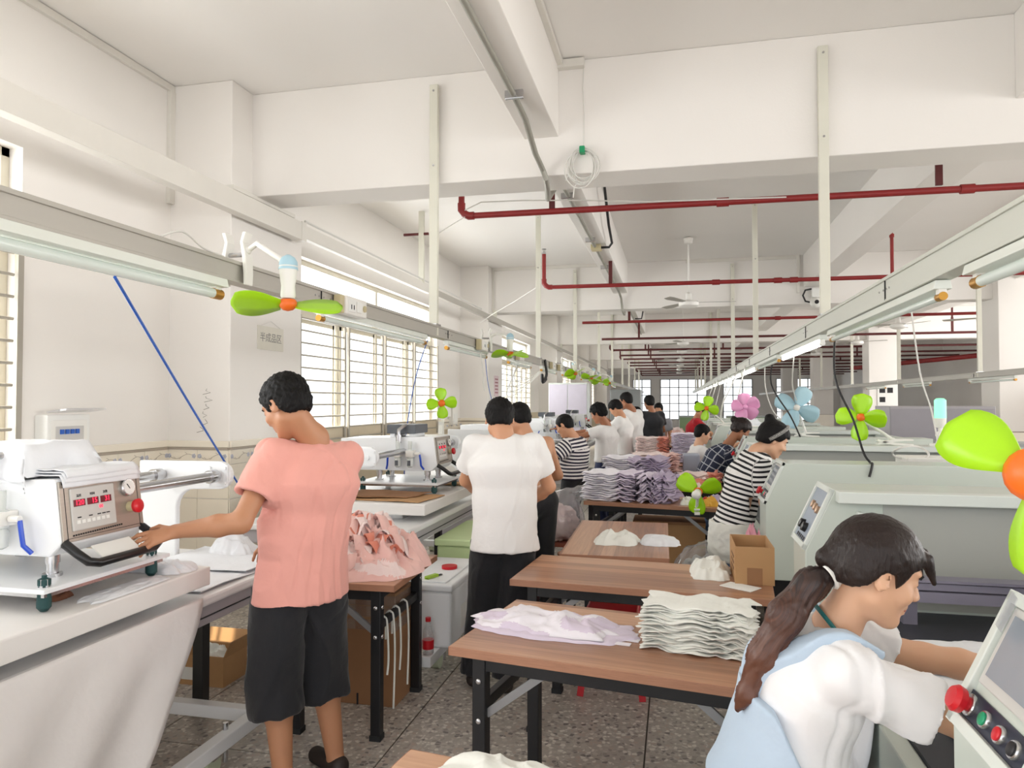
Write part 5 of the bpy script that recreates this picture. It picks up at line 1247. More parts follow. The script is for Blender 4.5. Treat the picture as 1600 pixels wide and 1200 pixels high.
# woman in overalls, nearest
P_ = px(1205, 1235, 1.83); nb = px(1302, 985, 1.82); Ch = px(1378, 893, 1.80)
Ch = Ch+np.array([-.012, 0, .0])
tie = px(1296, 897, 1.79)
wo = person('young woman in pale denim overalls and white t-shirt bending over the cutting bed', nb, Ch, P_, -88, H=1.58, hp=20, hyaw=-84, hands=[(.93, 2.02, .93), (.86, 1.70, .86)], elb=[(.1, .35, -1), (.1, -.3, -1)], vox=.0055, skin=M_skinl, shirt=clothmat('tee_white_fine', (238, 237, 238)), pants=T_bib,
    slim=.92, sleeve=.68, loose=.03, hem=-.0, foldamp=.013, face=True, fingers=False, seated=True, feet=[(.45, 1.98), (.45, 1.72)],
    hair=dict(th=.016, spike=.0012, vox=.0045, mat=M_hairb, line=((-.2, -.09, -.06, -.035, -.012, .012, .03, .05, .072, .1, .14), (-.055, -.055, -.05, -.03, .012, .012, -.022, .03, .046, .06, .03)),
      blobs=[((.03, .085, .07), (.035, .117, .022), .016, .006), ((-.03, .085, .07), (-.035, .117, .02), .016, .006), ((0, .088, .078), (0, .122, .035), .015, .006), ((0, -.095, .01), (0, -.115, -.012), .04, .03)]))
o_ = wo['off']; r0 = wo['root']
# ponytail, dark at the tie and red brown towards the end
tl = [px(1296, 898, 1.79), px(1268, 912, 1.775), px(1228, 962, 1.755), px(1192, 1024, 1.75), px(1166, 1084, 1.745), px(1150, 1112, 1.745)]; tr_ = (.022, .034, .038, .032, .019, .004)
Tf = Field(np.min(tl, 0)-.08, np.max(tl, 0)+.08, .005)
for q in range(5): Tf.cone(tl[q], tl[q+1], tr_[q], tr_[q+1], .02)
Vt, Qt = Tf.mesh(); dt_ = unit(tl[3]-tl[1]); ss = (Vt-tl[0])@dt_; la = (Vt-tl[0])@np.cross(dt_, [0, 1, 0]); lb = Vt[:, 1]
Vt = Vt+vnormals(Vt, Qt)*(.004*vnoise(np.stack([ss*9, la*150, lb*150], 1), 4)+.002*vnoise(np.stack([ss*14, la*320, lb*320], 1), 6))[:, None]
po = meshobj('ponytail', Vt-o_, Qt, M_hairtail, r0); tag(po, 'ponytail turning red brown towards its end')
at_ = po.data.attributes.new('ss', 'FLOAT', 'POINT'); at_.data.foreach_set('value', (ss/ss.max()).astype(np.float32)); at_ = po.data.attributes.new('la', 'FLOAT', 'POINT'); at_.data.foreach_set('value', (la+lb*.6).astype(np.float32))
t_ = B(); rr = random.Random(2)
for k in range(5):
    c_ = tie+V3((rr.uniform(-.004, .004), 0, rr.uniform(-.006, .006))); ax_ = unit(V3(atY(1262, 918, 1.77))-tie); u1 = unit(np.cross(ax_, [0, 1, .3])); u2 = np.cross(ax_, u1)
    t_.tube([tuple(c_+ax_*(.004*k-.008)+u1*.03*cos(a_)+u2*.03*sin(a_)-o_) for a_ in np.linspace(0, 2*pi, 15)], .0042, 6)
t_.build('hair_tie', M_offw, r0, smooth=True)
# overalls: bib band round the lower torso and shoulder straps, following the t-shirt surface
SF = wo['SF']
def shell(name, m, fn, grow=.007):
    g = Field(SF.lo, SF.lo+SF.h*(SF.n-1), SF.h); g.n = SF.n; g.F = SF.F-grow
    X = SF.ax[0][:, None, None]; Y = SF.ax[1][None, :, None]; Z = SF.ax[2][None, None, :]
    g.F = np.maximum(g.F, fn(X, Y, Z).astype(np.float32)); g.ax = SF.ax
    V, Q = g.mesh(); V = relax(V, Q, 1, .4); return meshobj(name, V-o_, Q, m, r0)
spn = unit(wo['nb']-wo['P']); wp = wo['P']+spn*.16
def bibfn(X, Y, Z):
    t = (X-wp[0])*spn[0]+(Y-wp[1])*spn[1]+(Z-wp[2])*spn[2]
    fr = (X-wp[0])*wo['ft'][0]+(Y-wp[1])*wo['ft'][1]+(Z-wp[2])*wo['ft'][2]
    return t-(-.02)-np.clip(-fr*.9, -.02, .09)
shell('bib_overalls', T_bib, bibfn, .02)
for sg in (-1, 1):
    def strapfn(X, Y, Z):
        q = wo['nb']; la = (X-q[0])*wo['rt'][0]+(Y-q[1])*wo['rt'][1]+(Z-q[2])*wo['rt'][2]; t = (X-wp[0])*spn[0]+(Y-wp[1])*spn[1]+(Z-wp[2])*spn[2]
        fr = (X-q[0])*wo['ft'][0]+(Y-q[1])*wo['ft'][1]+(Z-q[2])*wo['ft'][2]
        return np.maximum(np.maximum(np.abs(la-sg*(.03+.28*np.clip(t, 0, .25)))-.024, -t), fr-.075)
    shell('shoulder_strap', T_bib, strapfn, .016)
# green lanyard round the neck
nbv = wo['nb']; e_ = B()
pts = [nbv+wo['rt']*sg*.07*cos(a_)-wo['ft']*.064*sin(a_)+wo['sd']*(.03*sin(a_)+.005) for sg, a_ in ((-1, -.9), (-1, -.3), (-1, .3), (-1, .9), (-1, 1.57), (1, .9), (1, .3), (1, -.3), (1, -.9))]
e_.tube([tuple(p*1.0-o_) for p in pts], .0055, 6); e_.build('lanyard', mat('lanyard_teal', (30, 104, 104), .5), r0, smooth=True)
# dark neck strap of the seated man is part of his clothing
NEARPH = 3.35
# ================================================ CLIP FANS
def blade_mesh(R, hw, r0=.028, n=10, pitch=.45, th=.003):
    V = []; F = []
    for side in (0, 1):
        for i in range(n+1):
            t = i/n; rr_ = r0+(R-r0)*t; w = hw*(.28+.95*sin(pi*min(1, t*.62+.12))**1.5)*(1 if t < .86 else sqrt(max(.05, 1-((t-.86)/.14)**2)))
            for j in (-1, -.4, .2, 1):
                y = j*w; V.append((rr_, y*cos(pitch), y*sin(pitch)+.06*hw*(1-j*j)+th*side))
    m = 4; n1 = (n+1)*m
    for i in range(n):
        for j in range(m-1):
            k = i*m+j; F += [(k, k+1, k+m+1, k+m), (n1+k, n1+k+m, n1+k+m+1, n1+k+1)]
    for i in range(n):
        a = i*m; F += [(a, a+m, n1+a+m, n1+a), (a+m-1, n1+a+m-1, n1+a+2*m-1, a+2*m-1)]
    F += [(0, n1, n1+1, 1), (1, n1+1, n1+2, 2), (2, n1+2, n1+3, 3)]; e = n*m; F += [(e, e+1, n1+e+1, n1+e), (e+1, e+2, n1+e+2, n1+e+1), (e+2, e+3, n1+e+3, n1+e+2)]
    return V, F
def clip_fan(label, hub, axis, R, nb_, mblade, mhub, stem, clip, clip_dir=(0, 0, 1), phase=0, hw=None, tail=.13, group=None, mtop=None, clip_s=1.0, gap=.008, clip_sv=None):
    """fan head whose blades face along axis; stem is a list of points from head to clip"""
    root = thing('clip_fan', label, 'fan', clip, group=group); c = Vector(clip); ax = Vector(axis).normalized(); h = Vector(hub)-c
    u = ax.orthogonal().normalized(); w = ax.cross(u); hw = hw or R*.34
    V, F = blade_mesh(R, hw)
    sub = lambda n_, m_: None
    bl0 = None
    for k in range(nb_):
        a = phase+2*pi*k/nb_; d = u*cos(a)+w*sin(a); s = ax.cross(d)
        vs = [tuple(h+d*p[0]+s*p[1]+ax*p[2]) for p in V]; meshobj('fan_blade', vs, F, mblade, root)
    B().lathe(h-ax*.02, ax, [(0, .03), (.012, .036), (.03, .032), (.042, .02), (.046, .004)], 16).build('hub_cap', mhub, root, smooth=True)
    r1 = .034
    B().lathe(h-ax*.025, -ax, [(0, .026), (.01, .03), (.05, .027), (tail*.5, .032), (tail*.8, r1+.004), (tail, .028), (tail+.012, .01)], 16).build('motor_body', M_offw, root, smooth=True)
    if mtop: B().lathe(h-ax*(.025+tail*.72), -ax, [(0, r1+.0045), (tail*.2, r1+.002), (tail*.31, .026), (tail*.38, .008)], 16).build('motor_cap', mtop, root, smooth=True)
    pts = [Vector(p)-c for p in stem]
    B().tube(pts, .0125, 10).build('fan_stem', M_offw, root, smooth=True)
    for p in (pts[0], pts[-1]): B().ball(p, .017, 10, 6).build('stem_joint', M_offw, root, smooth=True)
    # clip: two jaws hinged on a pivot pin, handles behind the pin; gap opens the mouth to what it grips
    cdv = Vector(clip_dir).normalized(); sv = Vector(clip_sv) if clip_sv else (Vector((0, 0, 1)) if abs(cdv.z) < .7 else cdv.orthogonal())
    sv = (sv-cdv*sv.dot(cdv)).normalized(); tv = cdv.cross(sv); k_ = clip_s
    for sg in (-1, 1):
        poly = [(-.085, .012), (-.05, .0), (.0, .012), (.06, .014), (.1, .012), (.1, .003), (.06, .002), (0, -.004), (-.05, -.012), (-.085, -.002)]
        B().prism([(a*k_, (b*k_+gap)*sg) for a, b in poly], -tv*.022*k_, cdv, sv, tv, .044*k_).build('clip_jaw', M_offw, root, bevel=.003)
    B().cyl(-cdv*.01-sv*(gap+.008*k_), -cdv*.01+sv*(gap+.008*k_), .008*k_, n=8).build('pivot_pin', M_steel, root)
    return root
def rail_fan(label, x, y, yh, R=.24, phase=0, nb_=2, group=None, tilt=(0, 0, -1), seen=None):
    """hangs out from the left rail, blades turning below the bulb shaped motor"""
    hx = RLX+.045+R+.025; hz = 2.06
    if seen: h_ = atX(seen[0], seen[1], hx); yh, hz = h_.y, h_.z
    yc = yh+.08
    return clip_fan(label, (hx, yh, hz), tilt, R, nb_, M_green, M_orange, [(hx, yh, hz+.15), (hx-.05, yh+.02, hz+.19), (RLX+.1, yc-.01, 2.28), (RLX+.05, yc, 2.255)], (RLX, yc, 2.228), (0, 0, -1), phase, tail=.16, group=group, mtop=M_bluep, clip_s=1.2, gap=.043, clip_sv=(1, 0, 0))
rail_fan('green bladed clip fan with blue topped motor on the rail above the man in pink', RLX, 2.6, 2.56, R=.215, phase=.25, nb_=2, seen=(450, 476))
rail_fan('green bladed clip fan on the rail just past the first hanger post', RLX, 7.4, 6.5, R=.19, phase=.1, nb_=4, seen=(797, 553))
for k, y in enumerate((11.2, 13.4, 15.0, 17.2)):
    rail_fan(ORD[k]+' green bladed clip fan beyond the black cable hook on the grey rail', RLX, y, y, R=.2, phase=.5*k, nb_=4, group='far rail fans', tilt=(.2*(-1)**k, -.3, -1))
p = atY(690, 630, 6.42)
clip_fan('green four bladed clip fan beside the barred window', p, (.25, -1, .05), .145, 4, M_green, M_orange, [(p.x-.01, 6.52, p.z), (p.x-.02, 6.53, 1.45), (min(p.x, -2.17), 6.5, 1.36)], (min(p.x, -2.17), 6.4875, 1.345), (0, 0, -1), .9, gap=.0165, clip_sv=(0, 1, 0))
def table_front(x): return 6.29-.2/1.15*(x+.79)
p = atY(1091, 768, 6.0); ye = table_front(p.x)
clip_fan('green clip fan clamped to the edge of the lilac stack table', p, (.15, 1, .1), .19, 3, M_green, M_orange, [(p.x-.005, 5.92, p.z-.03), (p.x-.01, 5.93, .83), (p.x-.01, ye-.09, .765)], (p.x-.01, ye-.06, .73), (0, 1, 0), .35, gap=.0145)
CT = 1.25+.019
def top_fan(label, xy, Y, axis, R, n, mb, mh, dx, phase, hw=None, cs=1.3, cd_=(1, 0, 0)):
    p = atY(xy[0], xy[1], Y); yb = Y+.09; zc = 1.25+(.008+.014*cs)-.0015
    clip_fan(label, p, axis, R, n, mb, mh, [(p.x+.02, yb, p.z-.02), (p.x+dx*.7, yb, 1.25+(p.z-1.25)*.45), (p.x+dx, yb, zc+.02)], (p.x+dx, yb, zc), cd_, phase, hw=hw, clip_s=cs)
top_fan('green clip fan with orange hub on the cutting machine beside the alarm lamp', (1345, 652), 6.53, (-.45, -1, .05), .2, 4, M_green, M_orange, .27, .75, cs=1.5)
top_fan('pale blue clip fan with four blades behind the striped top woman', (1245, 637), 7.92, (-.15, -1, .05), .23, 4, M_bluep, M_offw, .1, .35)
top_fan('pink clip fan with five petal blades', (1165, 636), 9.83, (-.1, -1, .1), .185, 5, M_pinkp, M_pinkp, .03, .3, hw=.075)
top_fan('green clip fan in front of the woman in red', (1104, 638), 11.2, (-.3, -1, .1), .19, 4, M_green, M_orange, .26, .6, cs=1.1)
p = atY(1616, 742, 1.0)
clip_fan('green clip fan with large orange hub on the cutting machine of the woman in overalls', p, (-.75, -.6, .1), .125, 3, M_green, mat('fan_orange_hub_near', (244, 112, 26), .4), [(p.x+.05, 1.07, p.z), (p.x+.2, 1.25, 1.42), (p.x+.26, 1.36, 1.3)], (p.x+.26, 1.37, 1.25+.0215), (1, 0, 0), NEARPH, hw=.034)
# alarm lamp
root = thing('alarm_lamp', 'green lit alarm lamp on a white stem on the cutting machine', 'lamp', (atY(1470, 700, 6.65).x, 6.65, 1.25))
B().lathe((0, 0, 0), (0, 0, 1), [(0, .085), (.015, .085), (.02, .04), (.05, .03)], 14).build('lamp_base', M_offw, root, smooth=True)
B().cyl((0, 0, .04), (0, 0, .16), .018, n=10).build('lamp_stem', M_offw, root, smooth=True)
B().cyl((-.0, -.04, .09), (0, .04, .09), .03, n=12).build('tilt_joint', M_offw, root, smooth=True)
B().lathe((0, 0, .15), (0, 0, 1), [(0, .03), (.02, .042), (.08, .046)], 14).build('lamp_collar', M_offw, root, smooth=True)
B().lathe((0, 0, .23), (0, 0, 1), [(0, .046), (.15, .046), (.165, .03), (.168, .005)], 14).build('lamp_lens', M_gled, root, smooth=True)
# ================================================ CORDS AND SOCKETS
def cord(label, pts, r=.004, m=None, name='hanging_cord', group=None, n=5):
    # smooth the polyline
    P = [Vector(p) for p in pts]; Q = []
    for i in range(len(P)-1):
        p0, p1, p2, p3 = P[max(i-1, 0)], P[i], P[i+1], P[min(i+2, len(P)-1)]
        for t in np.linspace(0, 1, 6, endpoint=False):
            Q.append(.5*((2*p1)+(p2-p0)*t+(2*p0-5*p1+4*p2-p3)*t*t+(3*p1-p0-3*p2+p3)*t**3))
    Q.append(P[-1]); o = B().tube(Q, r, n).build(name, m or M_wcord, smooth=True); return tag(o, label, 'cord', group)
cord('blue cord slanting from the grey rail down to the first press table', [(-1.8, 2.0, 2.03), (-2.15, 2.85, 1.6), (-2.5, 3.75, 1.13), (-2.62, 4.02, 1.0)], .0055, M_bluec)
cord('blue cord hanging in front of the barred window', [(-1.85, 5.2, 2.09), (-2.1, 5.6, 1.8), (-2.3, 5.9, 1.3), (-2.35, 6.0, .92)], .004, M_bluec)
cord('blue cord slanting beside the wall notice', [(-1.85, 6.9, 2.09), (-2.0, 7.6, 1.8), (-2.05, 8.1, 1.5), (-2.05, 8.3, 1.36)], .004, M_bluec)
def rc(x0, y0, Y0, *pts): return [(RRX, Y0, 2.05)]
cord('cord turning from white to black draped over the second cutting machine', [(RRX+.05, 5.15, 2.12), atY(1305, 590, 4.9), atY(1333, 655, 4.8), atY(1349, 706, 4.7), (atY(1357, 730, 4.7).x, 4.66, 1.256), (atY(1360, 740, 4.6).x, 4.552, 1.254), (atY(1358, 760, 4.55).x, 4.543, 1.18)], .007, M_bcord)
cord('white cord hanging beside the alarm lamp', [(1.9, 6.5, 2.5), atY(1437, 580, 6.5), atY(1455, 640, 6.5), atY(1466, 695, 6.5)], .007)
cord('black cord sagging behind the pale blue fan', [(RRX+.05, 8.2, 2.12), atY(1205, 600, 7.85), atY(1235, 650, 7.62), (atY(1252, 685, 7.8).x, 7.87, 1.257)], .008, M_bcord)
cord('white cord running down to the pale blue fan', [(RRX+.05, 6.8, 2.12), atY(1238, 600, 7.5), atY(1247, 632, 8.02)], .006)
cord('white cord slanting past the pink fan', [(RRX+.05, 9.0, 2.12), atY(1196, 605, 8.6), atY(1210, 645, 8.2), atY(1240, 668, 8.0)], .007)
cord('white cord hanging between the pink fan and the green fan', [(RRX-.05, 11.6, 2.12), atY(1142, 605, 11.3), atY(1130, 630, 11.2), atY(1126, 655, 11.2)], .01)
for k, (x, Y) in enumerate(((1150, 10.4), (1128, 13.6), (1118, 15.5), (1110, 17.0), (1104, 18.3))):
    cord('white cord hanging from the lit part of the pale rail', [(RRX-.05, Y, 2.12), atY(x+3, 622, Y), atY(x-2, 645, Y), atY(x+1, 662, Y)], .009, group='far hanging cords')
# socket boxes on the left rail
def socket(label, y, L_=.26, group=None, sw=True):
    root = thing('socket_box', label, 'socket', (RLX+.03, y, 2.09), group=group)
    B().box(0, .06, 0, L_, .0, .1).build('socket_body', M_offw, root, bevel=.006)
    B().box(.006, .05, -.045, 0, .002, .098).build('socket_end', M_beige, root, bevel=.006)
    B().box(.06, .064, .02, L_*.42, .015, .085).build('socket_plate', M_paper, root, bevel=.003)
    B().box(.06, .066, L_*.48, L_*.72, .02, .08).build('switch_rocker', M_paper, root, bevel=.003)
    for dy in (.055, .085): B().box(.0625, .0655, dy-.004, dy+.004, .03, .055).build('socket_slot', M_ink, root)
    B().cyl((.06, L_*.86, .05), (.068, L_*.86, .05), .018, n=14).build('side_socket', M_beige, root)
    return root
socket('white socket box with rocker switch on the rail beside the first clip fan', 3.52)
for k, y in enumerate((6.3, 7.95, 10.2, 10.9, 12.8)): socket(ORD[k]+' socket box with beige end beyond the first hanger of the grey rail', y, .2, 'far socket boxes')
# loops of cord at the third window and black hook
for k in range(4):
    cord('white cord looped in front of the third window', [(-1.838-.0*k, 8.4+.05*k, 2.14), (-2.0-.03*k, 8.9, 1.95-.06*k), (-2.08-.03*k, 9.4, 1.9-.07*k), (-2.0-.03*k, 9.9, 1.95-.05*k), (-1.838, 10.3+.04*k, 2.14)], .006, group='looped cords at the third window')
cord('white cord with a small plug dangling from the grey rail', [(-1.77, 6.42, 2.08), (-1.75, 6.46, 1.9), (-1.76, 6.5, 1.8), (-1.75, 6.52, 1.72)], .006)
cord('black cable bundle hooked on the grey rail', [(-1.76, 9.75, 2.2), (-1.74, 9.78, 2.0), (-1.75, 9.6, 1.9), (-1.75, 9.5, 1.98), (-1.75, 9.55, 1.88), (-1.74, 9.75, 1.93)], .02, M_bcord)
cord('white wire lying on the rail by the blue topped clip fan', [(RLX, 2.2, 2.206), (RLX+.02, 2.3, 2.25), (RLX+.02, 2.42, 2.215), (RLX+.02, 2.55, 2.207)], .004)
# ================================================ WALL FITTINGS
root = thing('breaker_box', 'white breaker box with raised lid on the wall before the first pier', 'breaker box', (WX, 3.74, 1.3))
B().box(0, .1, 0, .34, 0, .235).build('box_body', M_paper, root, bevel=.008)
B().box(.1, .104, .03, .31, .03, .2).build('front_plate', M_offw, root, bevel=.004)
B().box(.104, .107, .06, .28, .06, .16).build('switch_window', M_keypad, root)
for k in range(4): B().box(.107, .118, .09+.04*k, .115+.04*k, .11, .14).build('breaker_switch', M_bluec, root)
B().obox((.16, .17, .262), (1, 0, .12), (0, 1, 0), (-.12, 0, 1), .075, .16, .006).build('raised_lid', M_poly, root)
root = thing('wall_notice', 'pale card with Chinese characters on the first pier', 'notice', (-3.40, 5.34, 2.06))
B().box(0, .006, 0, .4, 0, .2).build('notice_card', mat('notice_card_cream', (226, 222, 210), .7), root)
text('notice_lettering', '\u534a\u6210\u54c1\u533a', .085, (.0068, .2, .1), (pi/2, 0, pi/2), mat('notice_grey_ink', (140, 138, 134), .7), root)
B().tube([(.004, .05, .2), (.004, .2, .25), (.004, .35, .2)], .002, 4).build('notice_string', M_wcord, root)
q = B()
rr = random.Random(5)
for k in range(6):
    x = -3.62+.03*rr.uniform(-1, 1); z = 1.72-.06*k
    q.tube([(x+.02*rr.uniform(-1, 1)+.012*j*(-1)**j, PIERS[0][0]-.001, z-.015*j) for j in range(4)], .0018, 4)
tag(q.build('pen_scribble', mat('scribble_ink', (120, 112, 100), .8), wall), kind='stuff')
root = thing('wall_notice', 'small pink lettered notice on the second pier', 'notice', (-3.40, 13.35, 1.72))
B().box(0, .006, 0, .34, 0, .4).build('notice_card', mat('notice_card_pink', (228, 208, 212), .7), root)
for k in range(5): B().box(.006, .0075, .05, .29, .06+.065*k, .085+.065*k).build('notice_line', mat('notice_red_ink', (170, 110, 120), .7), root)
root = thing('switch_box', 'white switch box on the barred window wall near the second pier', 'switch', (WX, 12.2, 1.2))
B().box(0, .09, 0, .3, 0, .42).build('box_body', M_offw, root, bevel=.01); B().box(.09, .095, .05, .25, .05, .2).build('switch_plate', M_paper, root)
B().box(0, .07, -.35, -.05, .15, .4).build('side_box', M_offw, root, bevel=.008)
# ================================================ CLOTH: HEAPS, STACKS, DRAPES
C_lil = clothmat('jersey_lilac', (222, 210, 228)); C_lilw = clothmat('jersey_pale_lilac', (240, 236, 244)); C_lild = clothmat('jersey_deep_lilac', (192, 176, 204))
C_pink = clothmat('jersey_pink', (240, 196, 188)); C_pinkl = clothmat('jersey_pale_pink', (246, 224, 220)); C_white = clothmat('jersey_white', (236, 237, 230)); C_wh2 = clothmat('jersey_cool_white', (232, 234, 238))
C_coral = clothmat('jersey_coral', (226, 140, 118)); C_grey = clothmat('jersey_grey', (176, 176, 170)); C_green = clothmat('jersey_green_white', (216, 222, 208)); C_sheet = clothmat('dust_sheet', (232, 228, 226))
def crumple(name, label, cat, c, size, H_, m, seed, rz=0, fr=7, n=46, power=2.2, group=None, kind=None, sharp=.8, base=.25, stretch=(1, 1), m2=None, tongues=0):
    rs = np.random.RandomState(seed); a = np.linspace(-1, 1, n); U, Vv = np.meshgrid(a, a, indexing='ij'); u, v = U.ravel(), Vv.ravel()
    # square to rounded blob with a ragged outline
    x = u*np.sqrt(1-v*v*.32); y = v*np.sqrt(1-u*u*.32); ang = np.arctan2(y, x)
    rag = 1+.10*vnoise(np.stack([np.cos(ang)*2+seed, np.sin(ang)*2, ang*0], 1), seed)+.07*vnoise(np.stack([np.cos(ang)*6, np.sin(ang)*6+seed, ang*0], 1), seed+1)
    if tongues: rag += tongues*np.clip(vnoise(np.stack([np.cos(ang)*4+9, np.sin(ang)*4, ang*0], 1), seed+8), 0, 1)*np.hypot(x, y)**3
    x, y = x*rag, y*rag; e = np.maximum(np.abs(u), np.abs(v))
    env = np.clip(1-e**power, 0, 1)**.75
    Pn = np.stack([x*size[0]*fr*stretch[0], y*size[1]*fr*stretch[1], 0*x+seed], 1)
    w = np.stack([vnoise(Pn*.7+3, seed+2), vnoise(Pn*.7+13, seed+3), 0*x], 1)
    r1 = 1-np.abs(vnoise(Pn+w*1.1, seed+4))**sharp; r2 = 1-np.abs(vnoise(Pn*2.2+w*1.6, seed+5))**sharp
    z = H_*(env*(base+(1-base)*(.62*r1+.38*r2)))+.004*(e < .999)*r2
    jig = .25*size[0]/n*env
    V = np.stack([x*size[0]+w[:, 0]*size[0]*.07*env, y*size[1]+w[:, 1]*size[1]*.07*env, z], 1)
    idx = np.arange(n*n).reshape(n, n); Q = np.stack([idx[:-1, :-1].ravel(), idx[1:, :-1].ravel(), idx[1:, 1:].ravel(), idx[:-1, 1:].ravel()], 1)
    ring = np.concatenate([idx[:, 0], idx[-1, 1:], idx[-2::-1, -1], idx[0, -2:0:-1]])
    nb0 = len(V); V = np.concatenate([V, np.stack([V[ring, 0], V[ring, 1], 0*ring], 1)]); k = len(ring); a_ = np.arange(k); b_ = (a_+1) % k
    Q = np.concatenate([Q, np.stack([ring[a_], nb0+a_, nb0+b_, ring[b_]], 1)])
    cc = cos(rz); ss = sin(rz); V = np.stack([V[:, 0]*cc-V[:, 1]*ss, V[:, 0]*ss+V[:, 1]*cc, V[:, 2]], 1)
    ms = [m, m2] if m2 else m; mi = None
    if m2:
        f0 = (vnoise(V[Q[:, 0]]*np.array([9, 9, 30.]), seed+7) > .22); mi = f0.astype(int)
    o = meshobj(name, V, Q, ms, mi=mi); o.location = c
    tag(o, label, cat, group, kind); return o
def garment_mesh(name, w, d, t, mats, seed, split=.35, wav=.5, droop=0, wseed=0, floor=None):
    """one folded garment: a soft slab with rounded, wavy edges; right hand end shows the second cloth colour"""
    nx, ny = 20, 9; V = []; F = []; MI = []
    rs = np.random.RandomState(seed); ph = rs.rand(10)*6.28; ph[4:7] = np.random.RandomState(wseed).rand(3)*6.28   # every garment of a stack follows the same waves
    prof = [(-1, .0), (-.985, .35), (-.93, .8), (-.8, 1), (-.4, 1.05), (0, 1.02), (.4, 1.05), (.8, 1), (.93, .8), (.985, .35), (1, 0)]
    for side in (1, -1):
        for i in range(nx+1):
            u = -1+2*i/nx; eu = (1-abs(u)**14)**.5 if abs(u) < 1 else 0
            for (q, h) in prof:
                ed = .012*sin(5*u+ph[0])+.008*sin(11*u+ph[1]); ex = .015*sin(4*q+ph[2])+.01*sin(9*q+ph[3])
                x = u*(w/2+ex*wav*(1 if u > 0 else .6)); y = q*(d/2+ed*wav)
                z0 = wav*.004*(sin(9*u+ph[4])+sin(6*q+ph[5]+5*u)+(1.2*sin(17*u+ph[6]+3*q) if u > split else 0))
                z = z0+side*t/2*(.25+.75*h*max(eu, .1)) - droop*max(0, u-.72)**1.3*2
                V.append((x, y, z if floor is None else max(z, floor)))
    m = len(prof); n1 = (nx+1)*m
    for i in range(nx):
        for j in range(m-1):
            k = i*m+j; F.append((k, k+m, k+m+1, k+1)); F.append((n1+k, n1+k+1, n1+k+m+1, n1+k+m)); mi = 1 if (-1+2*(i+.5)/nx) > split+.06*sin(j*2+ph[7]) else 0; MI += [mi, mi]
    for i in range(nx):
        k = i*m; F += [(k, n1+k, n1+k+m, k+m), (k+m-1, k+2*m-1, n1+k+2*m-1, n1+k+m-1)]; MI += [0 if i < nx*.66 else 1]*2
    for j in range(m-1):
        F += [(j, j+1, n1+j+1, n1+j)]; e = nx*m+j; F += [(e, n1+e, n1+e+1, e+1)]; MI += [0, 1]
    o = meshobj(name, V, F, mats, mi=MI); me = o.data; bpy.data.objects.remove(o); return me
def stack(label, group, x, y, z0, w, d, n, t, mats, seed, rz=0, wav=1.0, jit=.012, split=.35, droop=0, name='folded_garment'):
    rr = random.Random(seed); ms = [garment_mesh(name, w, d, t*.88, mats, seed+k, split, wav, droop, seed) for k in range(4)]
    for k in range(n):
        me = garment_mesh(name, w, d, t*.88, mats, seed+k % 4, split, wav, droop, seed, floor=-t*(k+.5)) if k < 3 else ms[rr.randrange(4)]   # the lowest ones lie flat on the table
        o = bpy.data.objects.new(name, me); COL.objects.link(o)
        o.location = (x+rr.uniform(-jit, jit), y+rr.uniform(-jit, jit), z0+t*(k+.5)); o.rotation_euler = (0, 0, rz+rr.uniform(-.035, .035))
        tag(o, label+(', '+ORD[k]+' from the bottom' if 0 < k < n-1 else ', topmost of all' if k else ', lowest of all'), 'garment', group)
TZ = .746
# lilac stacks on the far work table
stack('folded lilac garment in the even stack on the work table', 'front lilac stack', -.555, 6.52, TZ, .44, .42, 13, .019, [C_lilw, C_lil], 3, rz=-.17, wav=1.6, droop=.012)
stack('folded deep lilac garment in the messy lilac stack', 'messy lilac stack', -.155, 6.46, TZ, .27, .38, 11, .0215, [C_lil, C_lild], 9, rz=-.2, wav=2.4, jit=.014, split=-.2, droop=.02)
stack('folded lilac garment in the stack behind the even one', 'rear lilac stack', -.42, 7.72, TZ, .62, .42, 15, .019, [C_lilw, C_lild], 14, rz=-.1, wav=2.4, jit=.02, split=-.1)
stack('folded pale pink garment stacked behind the lilac garments', 'pink stack behind lilac', -.24, 8.95, TZ, .54, .45, 12, .02, [C_pinkl, C_pink], 21, rz=.05, wav=1.8)
stack('folded pink garment in the low stack beside the orange cut piece', 'low pink stack', .22, 7.83, TZ, .4, .28, 6, .02, [C_pinkl, C_coral], 25, rz=.1, wav=2.4, jit=.02)
stack('folded pink garment with coral edge beside the tall lilac stack', 'pink beige stack', -.33, 10.62, TZ, .46, .45, 18, .02, [C_pinkl, C_coral], 31, wav=1.0)
stack('folded lilac garment in the tall stack beside the seated man', 'tall lilac stack', .17, 10.62, TZ, .44, .42, 21, .02, [C_lil, C_lilw], 37, wav=1.0)
stack('folded white garment in the stack beside the rumpled lilac garments', 'white stack near table', .075, 2.66, TZ, .37, .2, 18, .0088, [C_white, C_white], 41, rz=-.16, wav=1.0, jit=.008)
